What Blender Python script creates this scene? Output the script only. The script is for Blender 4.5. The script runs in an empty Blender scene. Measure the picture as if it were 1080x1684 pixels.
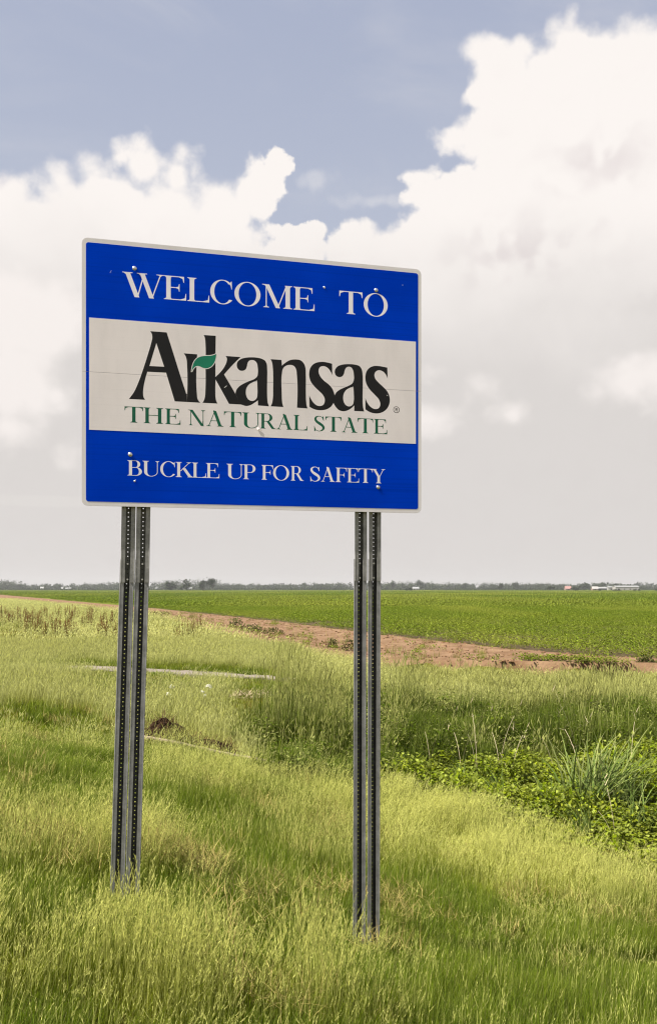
import bpy, bmesh, math, random
import numpy as np
from mathutils import Vector, Matrix
from mathutils.geometry import tessellate_polygon

R = math.radians
rng = np.random.default_rng(7)
random.seed(7)
SC = bpy.context.scene
COL = SC.collection

# ------------------------------------------------------------------ camera, world, sun, exposure
F = 1400.0                 # focal length in photograph pixels (photograph 1080 x 1684)
EYE = 2.6                  # eye height over the field (m); field level is z = 0
cam_d = bpy.data.cameras.new('camera')
cam = bpy.data.objects.new('camera', cam_d)
COL.objects.link(cam)
cam.location = (0, 0, EYE)
cam.rotation_euler = (R(90), 0, 0)
cam_d.sensor_fit = 'VERTICAL'
cam_d.sensor_height = 36.0
cam_d.lens = F / 1684.0 * 36.0
cam_d.shift_y = 126.0 / 1684.0
cam_d.clip_start = 0.05
cam_d.clip_end = 20000
SC.camera = cam

SUN_AZ = Vector((-1.0, -0.42, 0)).normalized()
SUN_EL = R(56)
SUN_DIR = Vector((SUN_AZ.x * math.cos(SUN_EL), SUN_AZ.y * math.cos(SUN_EL), math.sin(SUN_EL)))
SKY_STRENGTH = 0.1

SC.view_settings.view_transform = 'Standard'
SC.view_settings.look = 'None'
EXPOSURE = 1.0
SC.view_settings.exposure = EXPOSURE
SC.view_settings.gamma = 1.0
SC.view_settings.use_curve_mapping = False
SC.render.engine = 'CYCLES'
SC.cycles.use_denoising = True
SC.cycles.denoiser = 'OPENIMAGEDENOISE'
SC.cycles.denoising_input_passes = 'RGB_ALBEDO_NORMAL'
SC.cycles.denoising_prefilter = 'ACCURATE'
SC.cycles.filter_width = 1.15
SC.cycles.max_bounces = 8
SC.cycles.diffuse_bounces = 3
SC.cycles.glossy_bounces = 2
SC.cycles.transmission_bounces = 4
SC.cycles.transparent_max_bounces = 6
SC.cycles.volume_bounces = 0
SC.cycles.sample_clamp_indirect = 2.0

sun_d = bpy.data.lights.new('sun', 'SUN')
sun_d.energy = 5.0
sun_d.angle = R(0.6)
sun_d.color = (1.0, 0.95, 0.86)
sun = bpy.data.objects.new('sun', sun_d)
COL.objects.link(sun)
sun.rotation_euler = (-SUN_DIR).to_track_quat('-Z', 'Y').to_euler()
sun.location = SUN_DIR * 60


class NT:
    """small helper that chains shader nodes"""
    def __init__(s, tree):
        s.t = tree
        s.n = tree.nodes
        s.l = tree.links

    def put(s, sock, v):
        if v is None:
            return
        if isinstance(v, bpy.types.NodeSocket):
            s.l.new(v, sock)
        else:
            sock.default_value = v

    def m(s, op, a, b=None, c=None, clamp=False):
        n = s.n.new('ShaderNodeMath')
        n.operation = op
        n.use_clamp = clamp
        for i, v in enumerate((a, b, c)):
            s.put(n.inputs[i], v)
        return n.outputs[0]

    def v(s, op, a, b=None, scale=None):
        n = s.n.new('ShaderNodeVectorMath')
        n.operation = op
        s.put(n.inputs[0], a)
        s.put(n.inputs[1], b)
        if scale is not None:
            s.put(n.inputs['Scale'], scale)
        return n.outputs['Value'] if op in ('LENGTH', 'DOT_PRODUCT') else n.outputs[0]

    def noise(s, vec, scale, detail=4, rough=0.55, dist=0.0):
        n = s.n.new('ShaderNodeTexNoise')
        s.put(n.inputs['Vector'], vec)
        n.inputs['Scale'].default_value = scale
        n.inputs['Detail'].default_value = detail
        n.inputs['Roughness'].default_value = rough
        n.inputs['Distortion'].default_value = dist
        return n.outputs['Fac']

    def mix(s, f, a, b, mode='MIX'):
        n = s.n.new('ShaderNodeMix')
        n.data_type = 'RGBA'
        n.blend_type = mode
        n.clamp_factor = True
        s.put(n.inputs[0], f)
        for k, v in ((6, a), (7, b)):
            s.put(n.inputs[k], (*v, 1.0) if isinstance(v, tuple) and len(v) == 3 else v)
        return n.outputs[2]

    def step(s, x, lo, hi):
        n = s.n.new('ShaderNodeMapRange')
        n.interpolation_type = 'SMOOTHSTEP'
        s.put(n.inputs[0], x)
        s.put(n.inputs[1], lo)
        s.put(n.inputs[2], hi)
        return n.outputs[0]

    def rng(s, x, lo, hi, a, b):
        n = s.n.new('ShaderNodeMapRange')
        s.put(n.inputs[0], x)
        for i, q in enumerate((lo, hi, a, b)):
            s.put(n.inputs[i + 1], q)
        return n.outputs[0]


def lin(r, g, b):
    f = lambda c: c / 12.92 if c <= 0.04045 else ((c + 0.055) / 1.055) ** 2.4
    return (f(r / 255), f(g / 255), f(b / 255))


def build_world():
    w = bpy.data.worlds.new('World')
    SC.world = w
    w.use_nodes = True
    t = NT(w.node_tree)
    t.n.clear()
    out = t.n.new('ShaderNodeOutputWorld')
    bg = t.n.new('ShaderNodeBackground')
    bg.inputs['Strength'].default_value = SKY_STRENGTH
    t.l.new(bg.outputs[0], out.inputs[0])
    sky = t.n.new('ShaderNodeTexSky')
    sky.sky_type = 'NISHITA'
    sky.sun_disc = False
    sky.sun_elevation = SUN_EL
    sky.sun_rotation = math.atan2(SUN_AZ.x, SUN_AZ.y)
    sky.air_density = 1.0
    sky.dust_density = 2.0
    sky.ozone_density = 1.0
    tc = t.n.new('ShaderNodeTexCoord')
    D = t.v('NORMALIZE', tc.outputs['Generated'])
    sp = t.n.new('ShaderNodeSeparateXYZ')
    t.l.new(D, sp.inputs[0])
    X, Y, Z = sp.outputs
    phi = t.m('ARCTAN2', X, Y)
    hor = t.m('SQRT', t.m('ADD', t.m('MULTIPLY', X, X), t.m('MULTIPLY', Y, Y)))
    el = t.m('DIVIDE', Z, t.m('MAXIMUM', hor, 0.02))
    cb = t.n.new('ShaderNodeCombineXYZ')
    t.l.new(phi, cb.inputs[0])
    t.l.new(el, cb.inputs[1])
    P = cb.outputs[0]
    # cauliflower displacement of every cloud outline
    n_big = t.noise(D, 9.0, 3, 0.5)
    n_mid = t.noise(D, 26.0, 5, 0.55)
    n_fine = t.noise(D, 75.0, 6, 0.62)

    def billow(vec, scale):
        q = t.n.new('ShaderNodeTexVoronoi')
        q.feature = 'SMOOTH_F1'
        q.inputs['Smoothness'].default_value = 0.45
        q.inputs['Scale'].default_value = scale
        w_ = t.v('ADD', vec, t.v('SCALE', t.v('SUBTRACT', noise_col(vec, 20.0), (0.5, 0.5, 0.5)), None, 0.05))
        t.l.new(w_, q.inputs['Vector'])
        return t.m('SUBTRACT', 0.6, q.outputs['Distance'])

    def noise_col(vec, scale):
        n = t.n.new('ShaderNodeTexNoise')
        t.put(n.inputs['Vector'], vec)
        n.inputs['Scale'].default_value = scale
        n.inputs['Detail'].default_value = 2
        return n.outputs['Color']

    bil = lambda vec: t.m('ADD', t.m('MULTIPLY', billow(vec, 17.0), 0.026), t.m('MULTIPLY', billow(vec, 42.0), 0.020))
    b_here = bil(D)
    disp = t.m('ADD', 0.004, t.m('ADD', t.m('ADD', t.m('MULTIPLY', t.m('SUBTRACT', n_big, 0.5), 0.026),
                          t.m('ADD', t.m('MULTIPLY', t.m('SUBTRACT', n_mid, 0.5), 0.026), t.m('SUBTRACT', b_here, 0.010))),
               t.m('MULTIPLY', t.m('SUBTRACT', n_fine, 0.5), 0.020)))

    def pos(u, v):
        a = math.atan((u - 540) / F)
        return (a, (968 - v) / F * math.cos(a), 0)

    def blob(u, v, rx, ry):
        d = t.v('SUBTRACT', P, pos(u, v))
        d = t.v('MULTIPLY', d, (F / rx, F / ry, 0))
        return t.m('MULTIPLY', t.m('SUBTRACT', 1.0, t.v('LENGTH', d)), (rx * ry) ** 0.5 / F)

    def union(items, k=0.012):
        acc = None
        for b in items:
            acc = b if acc is None else t.m('SMOOTH_MAX', acc, b, k)
        return acc

    heads = [blob(*b) for b in (
        (237, 268, 36, 46), (292, 288, 28, 44), (185, 335, 74, 62), (92, 352, 52, 66),
        (250, 385, 110, 90), (368, 366, 48, 52), (420, 325, 34, 34), (438, 300, 26, 30), (458, 270, 20, 34), (350, 430, 100, 80), (485, 412, 62, 50), (100, 490, 160, 130),
        (930, 92, 28, 46), (822, 122, 48, 56), (1030, 128, 84, 66), (900, 158, 90, 58), (1150, 150, 120, 110),
        (826, 222, 92, 50), (985, 270, 190, 120), (752, 318, 88, 42), (860, 420, 260, 120), (650, 450, 110, 80), (566, 418, 46, 46), (1060, 480, 150, 130), (30, 350, 60, 44), (60, 385, 100, 80), (125, 350, 80, 60), (30, 420, 90, 80),
        (68, 310, 24, 24), (104, 296, 28, 26), (160, 284, 32, 28), (202, 258, 22, 26), (238, 246, 25, 26), (268, 266, 20, 24), (303, 262, 20, 24), (318, 285, 14, 24), (362, 328, 28, 20), (396, 336, 22, 18),
        (444, 285, 18, 22), (467, 258, 14, 20), (510, 380, 30, 22), (800, 88, 26, 24), (848, 84, 28, 22), (884, 104, 22, 22), (931, 66, 16, 26), (948, 92, 16, 22), (1002, 80, 36, 26), (1062, 80, 40, 28),
        (786, 145, 18, 30), (700, 292, 40, 18), (760, 278, 24, 12), (600, 392, 40, 26))]
    low = t.noise(D, 2.2, 3, 0.5)
    side = t.step(t.m('ABSOLUTE', phi), 0.42, 0.85)
    edge = t.m('ADD', 0.33, t.m('MULTIPLY', t.m('MULTIPLY', t.m('SUBTRACT', low, 0.47), 1.9), side))
    bank = t.m('MULTIPLY', t.m('SUBTRACT', edge, el), 0.9)
    sd = union(heads + [bank], 0.010)
    sdn = t.m('ADD', sd, disp)
    soft = t.step(t.noise(D, 6.0, 2, 0.5), 0.38, 0.66)          # some edges crisp, some frayed
    wid = t.m('ADD', 0.0024, t.m('MULTIPLY', soft, 0.012))
    alpha = t.step(sdn, t.m('MULTIPLY', wid, -1.0), wid)
    # pale grey cloud further back, left edge
    back = t.step(t.m('ADD', blob(0, 372, 76, 78), t.m('MULTIPLY', disp, 0.7)), -0.006, 0.012)
    # thin veil streaks in the blue
    veil = t.m('MULTIPLY', t.step(t.noise(t.v('MULTIPLY', D, (1.0, 1.0, 2.2)), 4.0, 6, 0.6, 0.6), 0.42, 0.75), 0.35)
    wisp = t.m('MULTIPLY', t.step(t.m('ADD', union([blob(515, 292, 26, 12), blob(625, 330, 60, 14)]), t.m('MULTIPLY', disp, 1.2)), -0.006, 0.02), 0.4)

    k = 1.0 / SKY_STRENGTH / 2 ** EXPOSURE
    C = lambda r, g, b, q=1.0: tuple(c * k * q for c in lin(r, g, b))
    # blue sky: the Nishita sky dulled by summer haze
    haze_col = t.mix(t.step(el, 0.02, 0.75), C(202, 206, 216), C(172, 180, 202))
    blue = t.mix(0.94, sky.outputs[0], haze_col)
    blue = t.mix(veil, blue, C(214, 214, 220))
    blue = t.mix(wisp, blue, C(232, 230, 232))
    # cloud shade: billows lit from the upper left
    sh = 0.020
    off = t.v('ADD', D, (-0.016, 0.0, 0.022))
    relief = t.m('SUBTRACT', t.noise(D, 17.0, 6, 0.55), t.noise(off, 17.0, 6, 0.55))
    relief2 = t.m('SUBTRACT', n_big, t.noise(t.v('ADD', D, (-0.05, 0.0, 0.06)), 9.0, 3, 0.5))
    relief3 = t.m('MULTIPLY', t.m('SUBTRACT', b_here, bil(t.v('ADD', D, (-0.012, 0.0, 0.018)))), -16.0)
    lump = t.m('ADD', t.m('ADD', t.m('MULTIPLY', relief, -0.7), t.m('MULTIPLY', relief2, -0.9)), relief3)
    lumps = t.step(lump, -0.06, 0.26)
    depth_ = t.step(sdn, 0.015, 0.14)
    shade = t.m('MULTIPLY', t.m('MULTIPLY', lumps, depth_), 0.72)
    bright = C(252, 246, 242)
    grey = C(222, 212, 212)
    cl = t.mix(shade, bright, grey)
    # towards the horizon the cloud deck is an even warm grey
    low_f = t.step(t.m('ADD', el, t.m('MULTIPLY', t.m('SUBTRACT', n_big, 0.5), 0.16)), 0.46, 0.215)
    cl = t.mix(t.m('MULTIPLY', low_f, 0.97), cl, C(219, 214, 211))
    puffs = union([blob(*b) for b in ((1030, 628, 58, 36), (1100, 618, 70, 46), (985, 645, 30, 24), (795, 632, 40, 24), (832, 682, 30, 18),
                                      (712, 612, 24, 12), (700, 690, 60, 24), (40, 520, 110, 90), (30, 620, 74, 90), (90, 650, 36, 26), (20, 700, 46, 36), (122, 745, 18, 14))], 0.01)
    puff = t.step(t.m('ADD', puffs, t.m('MULTIPLY', disp, 0.9)), -0.010, 0.030)
    band = t.m('MULTIPLY', t.step(t.m('ADD', blob(70, 824, 130, 9), t.m('MULTIPLY', disp, 0.15)), -0.004, 0.006), 0.5)
    cl = t.mix(t.m('MULTIPLY', puff, 0.85), cl, C(250, 243, 239))
    cl = t.mix(band, cl, C(226, 221, 217))
    blue = t.mix(t.m('MULTIPLY', back, 0.9), blue, C(236, 229, 229))
    col = t.mix(alpha, blue, cl)
    t.l.new(col, bg.inputs['Color'])
    w.cycles.sampling_method = 'MANUAL'
    w.cycles.sample_map_resolution = 1024


build_world()

# ------------------------------------------------------------------ helpers

def tag(o, label=None, cat=None, group=None, kind=None):
    if label: o['label'] = label
    if cat: o['category'] = cat
    if group: o['group'] = group
    if kind: o['kind'] = kind
    return o


def empty(name, loc, rz=0.0):
    o = bpy.data.objects.new(name, None)
    o.location = loc
    o.rotation_euler = (0, 0, rz)
    o.empty_display_size = 0.2
    COL.objects.link(o)
    return o


def mesh_obj(name, verts, faces, mat=None, parent=None, link=True, smooth=False):
    me = bpy.data.meshes.new(name)
    me.from_pydata([tuple(map(float, v)) for v in verts], [], [tuple(map(int, f)) for f in faces])
    me.update()
    if smooth:
        me.polygons.foreach_set('use_smooth', [True] * len(me.polygons))
    if mat:
        me.materials.append(mat)
    o = bpy.data.objects.new(name, me)
    if link:
        COL.objects.link(o)
    if parent:
        o.parent = parent
    return o


class MB:
    def __init__(s):
        s.v, s.f = [], []

    def add(s, vs, fs):
        b = len(s.v)
        s.v += [tuple(v) for v in vs]
        s.f += [tuple(i + b for i in f) for f in fs]

    def box(s, x0, x1, y0, y1, z0, z1):
        s.add([(x0, y0, z0), (x1, y0, z0), (x1, y1, z0), (x0, y1, z0), (x0, y0, z1), (x1, y0, z1), (x1, y1, z1), (x0, y1, z1)],
              [(0, 3, 2, 1), (4, 5, 6, 7), (0, 1, 5, 4), (1, 2, 6, 5), (2, 3, 7, 6), (3, 0, 4, 7)])

    def tube(s, pts, rads, n=6):
        pts = [Vector(p) for p in pts]
        b = len(s.v)
        for i, p in enumerate(pts):
            d = (pts[min(i + 1, len(pts) - 1)] - pts[max(i - 1, 0)]).normalized()
            a = d.cross(Vector((0.31, 0.2, 0.93)))
            a = (a if a.length > 1e-3 else d.cross(Vector((1, 0, 0)))).normalized()
            c = d.cross(a)
            for k in range(n):
                q = 2 * math.pi * k / n
                s.v.append(tuple(p + (a * math.cos(q) + c * math.sin(q)) * rads[i]))
        for i in range(len(pts) - 1):
            for k in range(n):
                s.f.append((b + i * n + k, b + i * n + (k + 1) % n, b + (i + 1) * n + (k + 1) % n, b + (i + 1) * n + k))
        s.f.append(tuple(b + k for k in range(n))[::-1])
        s.f.append(tuple(b + (len(pts) - 1) * n + k for k in range(n)))

    def build(s, name, mat, parent=None, link=True, smooth=False):
        return mesh_obj(name, s.v, s.f, mat, parent, link, smooth)


def new_mat(name):
    m = bpy.data.materials.new(name)
    m.use_nodes = True
    m.node_tree.nodes.clear()
    t = NT(m.node_tree)
    out = t.n.new('ShaderNodeOutputMaterial')
    return m, t, out


def principled(t, out, color, rough=0.6, metal=0.0, spec=0.5, bump=None, bstr=0.3, bdist=0.01):
    p = t.n.new('ShaderNodeBsdfPrincipled')
    t.put(p.inputs['Base Color'], (*color, 1.0) if isinstance(color, tuple) else color)
    t.put(p.inputs['Roughness'], rough)
    t.put(p.inputs['Metallic'], metal)
    p.inputs['Specular IOR Level'].default_value = spec
    if bump is not None:
        b = t.n.new('ShaderNodeBump')
        b.inputs['Strength'].default_value = bstr
        b.inputs['Distance'].default_value = bdist
        t.l.new(bump, b.inputs['Height'])
        t.l.new(b.outputs[0], p.inputs['Normal'])
    t.l.new(p.outputs[0], out.inputs['Surface'])
    return p


def coords(t, kind='Object'):
    return t.n.new('ShaderNodeTexCoord').outputs[kind]


def gpos(t):
    return t.n.new('ShaderNodeNewGeometry').outputs['Position']


def simple_mat(name, color, rough=0.7, metal=0.0, var=0.15, scale=8.0, spec=0.4, bstr=0.2):
    m, t, out = new_mat(name)
    P = coords(t)
    n = t.noise(P, scale, 6, 0.6)
    c = t.mix(t.step(n, 0.3, 0.7), tuple(x * (1 - var) for x in color), tuple(min(1, x * (1 + var)) for x in color))
    principled(t, out, c, rough, metal, spec, n, bstr, 0.01)
    return m


# ------------------------------------------------------------------ terrain
CTRL = np.array([
    # x, y, height relative to the eye
    (0, 0, -1.80), (-3, 0, -1.65), (3, 0, -2.5), (-6, 5, -1.65), (-10, 5, -1.6), (-3, -5, -1.6), (6, -4, -3.0), (0, -8, -1.7),
    (-1.5, 3.9, -2.13), (0, 4.8, -2.53), (1.9, 5.5, -3.00), (-1.33, 5.89, -2.17), (0.30, 6.30, -2.70),
    (-2.4, 6.3, -2.06), (-4.9, 12.7, -2.38), (-9.4, 24.4, -2.55), (-2.2, 9.5, -2.42), (0, 9.2, -3.02), (0, 15.0, -3.42), (-1.5, 13, -3.0),
    (3.4, 8.75, -3.48), (4.6, 11.9, -3.86), (2.5, 13.2, -3.76), (1.1, 15.5, -3.70), (-0.78, 15.6, -3.30), (-3.5, 16.4, -2.98),
    (5.7, 14.6, -3.82), (3.1, 16.3, -3.80), (7.5, 12.5, -3.85), (6.5, 19, -3.35), (1.7, 20, -3.20), (9, 17, -3.4),
    (9.1, 23.5, -3.38), (1.7, 23.5, -3.08), (-1, 22, -2.84), (14, 20, -3.4), (5, 26.5, -3.1), (12, 25, -3.4), (3, 28.3, -3.0), (8, 27.8, -3.15), (11.5, 27.6, -3.2), (-7.7, 26, -2.62), (-3.5, 20, -2.85), (-6, 18, -2.68),
    (0, 30, -2.75), (16, 27, -3.2), (-15, 30, -2.6), (20, 30, -2.6), (-20, 10, -1.9), (10, 5, -3.6), (15, 10, -3.85), (22, 16, -3.3), (-25, 25, -2.4),
    (-4.5, 38, -2.6), (15, 40, -2.6), (-30, 45, -2.6), (0, 45, -2.6)], float)


def _tps():
    X = CTRL[:, :2]
    n = len(X)
    d = np.linalg.norm(X[:, None] - X[None], axis=2)
    K = np.where(d > 0, d * d * np.log(np.maximum(d, 1e-9)), 0) + np.eye(n) * 0.6
    Pm = np.hstack([np.ones((n, 1)), X])
    A = np.zeros((n + 3, n + 3))
    A[:n, :n] = K
    A[:n, n:] = Pm
    A[n:, :n] = Pm.T
    return np.linalg.solve(A, np.concatenate([CTRL[:, 2], np.zeros(3)]))


_W = _tps()


def sstep(x, a, b):
    q = np.clip((x - a) / (b - a), 0, 1)
    return q * q * (3 - 2 * q)


def vnoise(x, y, seed=0):
    """smooth value noise in numpy"""
    x = np.asarray(x, float); y = np.asarray(y, float)
    xi = np.floor(x).astype(np.int64); yi = np.floor(y).astype(np.int64)
    fx = x - xi; fy = y - yi
    fx = fx * fx * (3 - 2 * fx); fy = fy * fy * (3 - 2 * fy)

    def h(a, b):
        q = (a * 374761393 + b * 668265263 + seed * 982451653) & 0x7fffffff
        q = ((q ^ (q >> 13)) * 1274126177) & 0x7fffffff
        return ((q ^ (q >> 16)) & 0xffff) / 65535.0
    return (h(xi, yi) * (1 - fx) * (1 - fy) + h(xi + 1, yi) * fx * (1 - fy) + h(xi, yi + 1) * (1 - fx) * fy + h(xi + 1, yi + 1) * fx * fy)


def fbm(x, y, seed=0, o=3):
    s = 0; a = 0.5; n = 0
    for i in range(o):
        s = s + a * vnoise(np.asarray(x) * 2 ** i, np.asarray(y) * 2 ** i, seed + i)
        n += a
        a *= 0.5
    return s / n


NEAR_EDGE = np.array([(40, 22), (26, 26), (11, 28.9), (3.4, 29.6), (0, 34), (-3.3, 45.5), (-18.4, 89), (-82, 214), (-260, 520), (-1200, 2100)], float)
FIELD_EDGE = np.array([(40, 23.5), (27, 27.2), (11.5, 31.2), (8.2, 35.2), (3.3, 46), (-4.3, 67), (-22.8, 110), (-48, 165), (-140, 364), (-260, 545), (-1200, 2125)], float)


def edge_x(poly, y):
    """x of a boundary line at depth y"""
    o = np.argsort(poly[:, 1])
    return np.interp(y, poly[o, 1], poly[o, 0])


def height(x, y):
    x = np.asarray(x, float); y = np.asarray(y, float)
    sh = x.shape
    X = np.stack([x.ravel(), y.ravel()], 1)
    Xc = np.stack([np.clip(X[:, 0], -28, 26), np.clip(X[:, 1], -9, 46)], 1)
    out = np.empty(len(X))
    for s in range(0, len(X), 20000):
        q = Xc[s:s + 20000]
        d = np.linalg.norm(q[:, None] - CTRL[None, :, :2], axis=2)
        K = np.where(d > 0, d * d * np.log(np.maximum(d, 1e-9)), 0)
        out[s:s + 20000] = K @ _W[:-3] + _W[-3] + q @ _W[-2:]
    bump = (fbm(X[:, 0] * 0.7, X[:, 1] * 0.7, 3) - 0.5) * 0.16 + (fbm(X[:, 0] * 2.1, X[:, 1] * 2.1, 5) - 0.5) * 0.05
    out = out + bump * sstep(80 - X[:, 1], 20, 50)
    flat = np.maximum(sstep(X[:, 0] - edge_x(NEAR_EDGE, X[:, 1]), -2.0, 0.2) * (X[:, 1] > 20), sstep(X[:, 1], 34, 46))
    flat = np.maximum(flat, sstep(np.abs(X[:, 0]), 24, 34) * sstep(X[:, 1], 12, 30))
    out = out * (1 - flat) + (-2.6) * flat
    return (out + EYE).reshape(sh)


def h1(x, y):
    return float(height(np.array([x]), np.array([y]))[0])


def px_ground(u, v, lift=0.0):
    """where the sight line through photograph point (u, v) meets the ground"""
    y = np.concatenate([np.arange(2.5, 60, 0.02), np.geomspace(60, 2400, 3000)])
    x = (u - 540) / F * y
    z = EYE + (968 - v) / F * y
    g = height(x, y) + lift
    k = np.argmax(z <= g)
    return Vector((float(x[k]), float(y[k]), float(g[k] - lift)))


def to_px(x, y, z):
    y = np.maximum(y, 0.01)
    return 540 + F * x / y, 968 - F * (z - EYE) / y


def in_poly(px, py, poly):
    c = np.zeros(px.shape, bool)
    n = len(poly)
    for i in range(n):
        x0, y0 = poly[i]
        x1, y1 = poly[(i + 1) % n]
        if y0 == y1:
            continue
        c ^= ((y0 > py) != (y1 > py)) & (px < (x1 - x0) * (py - y0) / (y1 - y0) + x0)
    return c


def ground_mat():
    m, t, out = new_mat('turf_soil')
    P = gpos(t)
    a = t.noise(P, 0.35, 4, 0.55)
    b = t.noise(P, 6.0, 6, 0.65)
    c = t.mix(t.step(a, 0.35, 0.68), (0.055, 0.065, 0.004), (0.11, 0.095, 0.016))
    c = t.mix(t.step(b, 0.45, 0.75), c, (0.085, 0.065, 0.025))
    principled(t, out, c, 0.95, 0, 0.0, b, 0.6, 0.05)
    return m


gx = np.unique(np.concatenate([np.arange(-14, 16.01, 0.3), -14 - np.geomspace(0.6, 2486, 45), 16 + np.geomspace(0.6, 2484, 45)]))
gy = np.unique(np.concatenate([np.arange(1.5, 32.01, 0.3), 1.5 - np.geomspace(0.5, 2500, 28), 32 + np.geomspace(0.5, 2468, 60)]))
GX, GY = np.meshgrid(gx, gy)
GZ = height(GX, GY)
# the verge goes on flat behind and beside the camera
nx, ny = len(gx), len(gy)
idx = np.arange(nx * ny).reshape(ny, nx)
quads = np.stack([idx[:-1, :-1], idx[:-1, 1:], idx[1:, 1:], idx[1:, :-1]], -1).reshape(-1, 4)
ground = mesh_obj('ground', np.stack([GX.ravel(), GY.ravel(), GZ.ravel()], 1), quads, ground_mat(), smooth=True)
tag(ground, 'rough grassy verge ground sloping into the ditch', kind='structure')

# dirt track between verge and crop


def dirt_mat():
    m, t, out = new_mat('reddish_dirt')
    P = gpos(t)
    n = t.noise(P, 0.9, 6, 0.6)
    n2 = t.noise(t.v('MULTIPLY', P, (1, 1, 1)), 9.0, 6, 0.7)
    c = t.mix(t.step(n, 0.3, 0.72), (0.145, 0.083, 0.044), (0.245, 0.155, 0.090))
    c = t.mix(t.m('MULTIPLY', t.step(n2, 0.5, 0.8), 0.45), c, (0.10, 0.058, 0.032))
    principled(t, out, c, 0.95, 0, 0.1, n2, 0.7, 0.06)
    return m


M_DIRT = dirt_mat()
ys = np.concatenate([np.arange(23.5, 60, 0.45), np.geomspace(60, 2100, 70)])
tv, tf = [], []
NC = 13
for i, y in enumerate(ys):
    xa, xb = edge_x(NEAR_EDGE, y), edge_x(FIELD_EDGE, y)
    xa -= 1.4
    xb += 0.5
    for k in range(NC):
        q = k / (NC - 1)
        x = xa + (xb - xa) * q
        rut = -0.06 * (math.exp(-((q - 0.38) / 0.07) ** 2) + math.exp(-((q - 0.68) / 0.07) ** 2))
        z = 0.09 + rut + 0.12 * (float(fbm(x * 0.9, y * 0.9, 11)) - 0.5) if 0 < k < NC - 1 else -0.02
        if k == 0:
            z = h1(x, y) - 0.03
        tv.append((x, y, z))
for i in range(len(ys) - 1):
    for k in range(NC - 1):
        a = i * NC + k
        tf.append((a, a + 1, a + NC + 1, a + NC))
track = mesh_obj('dirt_track', tv, tf, M_DIRT, smooth=True)
tag(track, 'bare reddish dirt track along the edge of the green field', kind='structure')


M_CLOD = simple_mat('dirt_clod', (0.17, 0.10, 0.055), 0.95, 0, 0.35, 20.0, 0.1, 0.3)


def field_mat():
    m, t, out = new_mat('crop_field')
    P = gpos(t)
    sp = t.n.new('ShaderNodeSeparateXYZ')
    t.l.new(P, sp.inputs[0])
    n = t.noise(t.v('MULTIPLY', P, (0.5, 0.12, 1)), 0.12, 5, 0.6)
    f = t.noise(P, 1.6, 6, 0.7)
    c = t.mix(t.step(n, 0.35, 0.7), (0.085, 0.115, 0.006), (0.15, 0.17, 0.018))
    c = t.mix(t.m('MULTIPLY', t.step(f, 0.42, 0.7), 0.5), c, (0.05, 0.075, 0.004))
    far = t.step(sp.outputs[1], 60.0, 160.0)
    c = t.mix(far, (0.10, 0.075, 0.04), c)
    principled(t, out, c, 0.95, 0, 0.05, f, 0.6, 0.2)
    return m


fv, ff = [], []
ys2 = np.concatenate([np.arange(23.5, 60, 1.5), np.geomspace(60, 2120, 60), [2420]])
for i, y in enumerate(ys2):
    xa = edge_x(FIELD_EDGE, min(y, 2120)) + 0.6
    xs = [xa, xa + 3, xa + 12, xa + 60, max(xa + 300, 300), 2400]
    for x in xs:
        fv.append((x, y, 0.008 if y > 30 else 0.01))
for i in range(len(ys2) - 1):
    for k in range(5):
        a = i * 6 + k
        ff.append((a, a + 1, a + 7, a + 6))
field = mesh_obj('field', fv, ff, field_mat())
tag(field, 'wide flat green crop field reaching to the far treeline', kind='structure')

# pale concrete strip crossing the verge


def concrete_mat():
    m, t, out = new_mat('pale_concrete')
    P = gpos(t)
    n = t.noise(P, 2.0, 6, 0.6)
    n2 = t.noise(P, 22.0, 5, 0.6)
    c = t.mix(t.step(n, 0.3, 0.7), (0.17, 0.14, 0.11), (0.245, 0.205, 0.165))
    c = t.mix(t.m('MULTIPLY', n2, 0.4), c, (0.22, 0.19, 0.16))
    principled(t, out, c, 0.9, 0, 0.2, n2, 0.4, 0.01)
    return m


PATH = [px_ground(u, v) for u, v in ((112, 1098), (135, 1099.5), (240, 1105), (350, 1111), (430, 1115), (486, 1119))]
pc = np.array([(p.x, p.y) for p in PATH])
M_CONC = concrete_mat()
pm = MB()
N = 60
tt = np.linspace(0, 1, N)
seg = np.concatenate([[0], np.cumsum(np.linalg.norm(np.diff(pc, axis=0), axis=1))])
PX = np.interp(tt * seg[-1], seg, pc[:, 0]); PY = np.interp(tt * seg[-1], seg, pc[:, 1])
PW = 0.62
pv, pf = [], []
for i in range(N):
    for k, (o, dz) in enumerate(((-PW, -0.2), (-PW, 0.05), (0, 0.07), (PW, 0.05), (PW, -0.2))):
        o *= (1 - 0.65 * max(0.0, (i / N - 0.55) / 0.45)) * min(1.0, 0.3 + i / 8)
        yy = PY[i] + o + 0.05 * math.sin(i * 1.7)
        pv.append((PX[i] + 0.2 * o, yy, float(height(np.array([PX[i]]), np.array([PY[i]]))[0]) + dz))
for i in range(N - 1):
    for k in range(4):
        a = i * 5 + k
        pf.append((a, a + 5, a + 6, a + 1))
path = mesh_obj('path', pv, pf, M_CONC)
tag(path, 'narrow pale concrete strip crossing the grass behind the left posts', kind='structure')


def path_dist(x, y):
    d = np.full(np.shape(x), 1e9)
    for i in range(0, N, 2):
        d = np.minimum(d, np.hypot(x - PX[i], (y - PY[i])))
    return d


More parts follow.
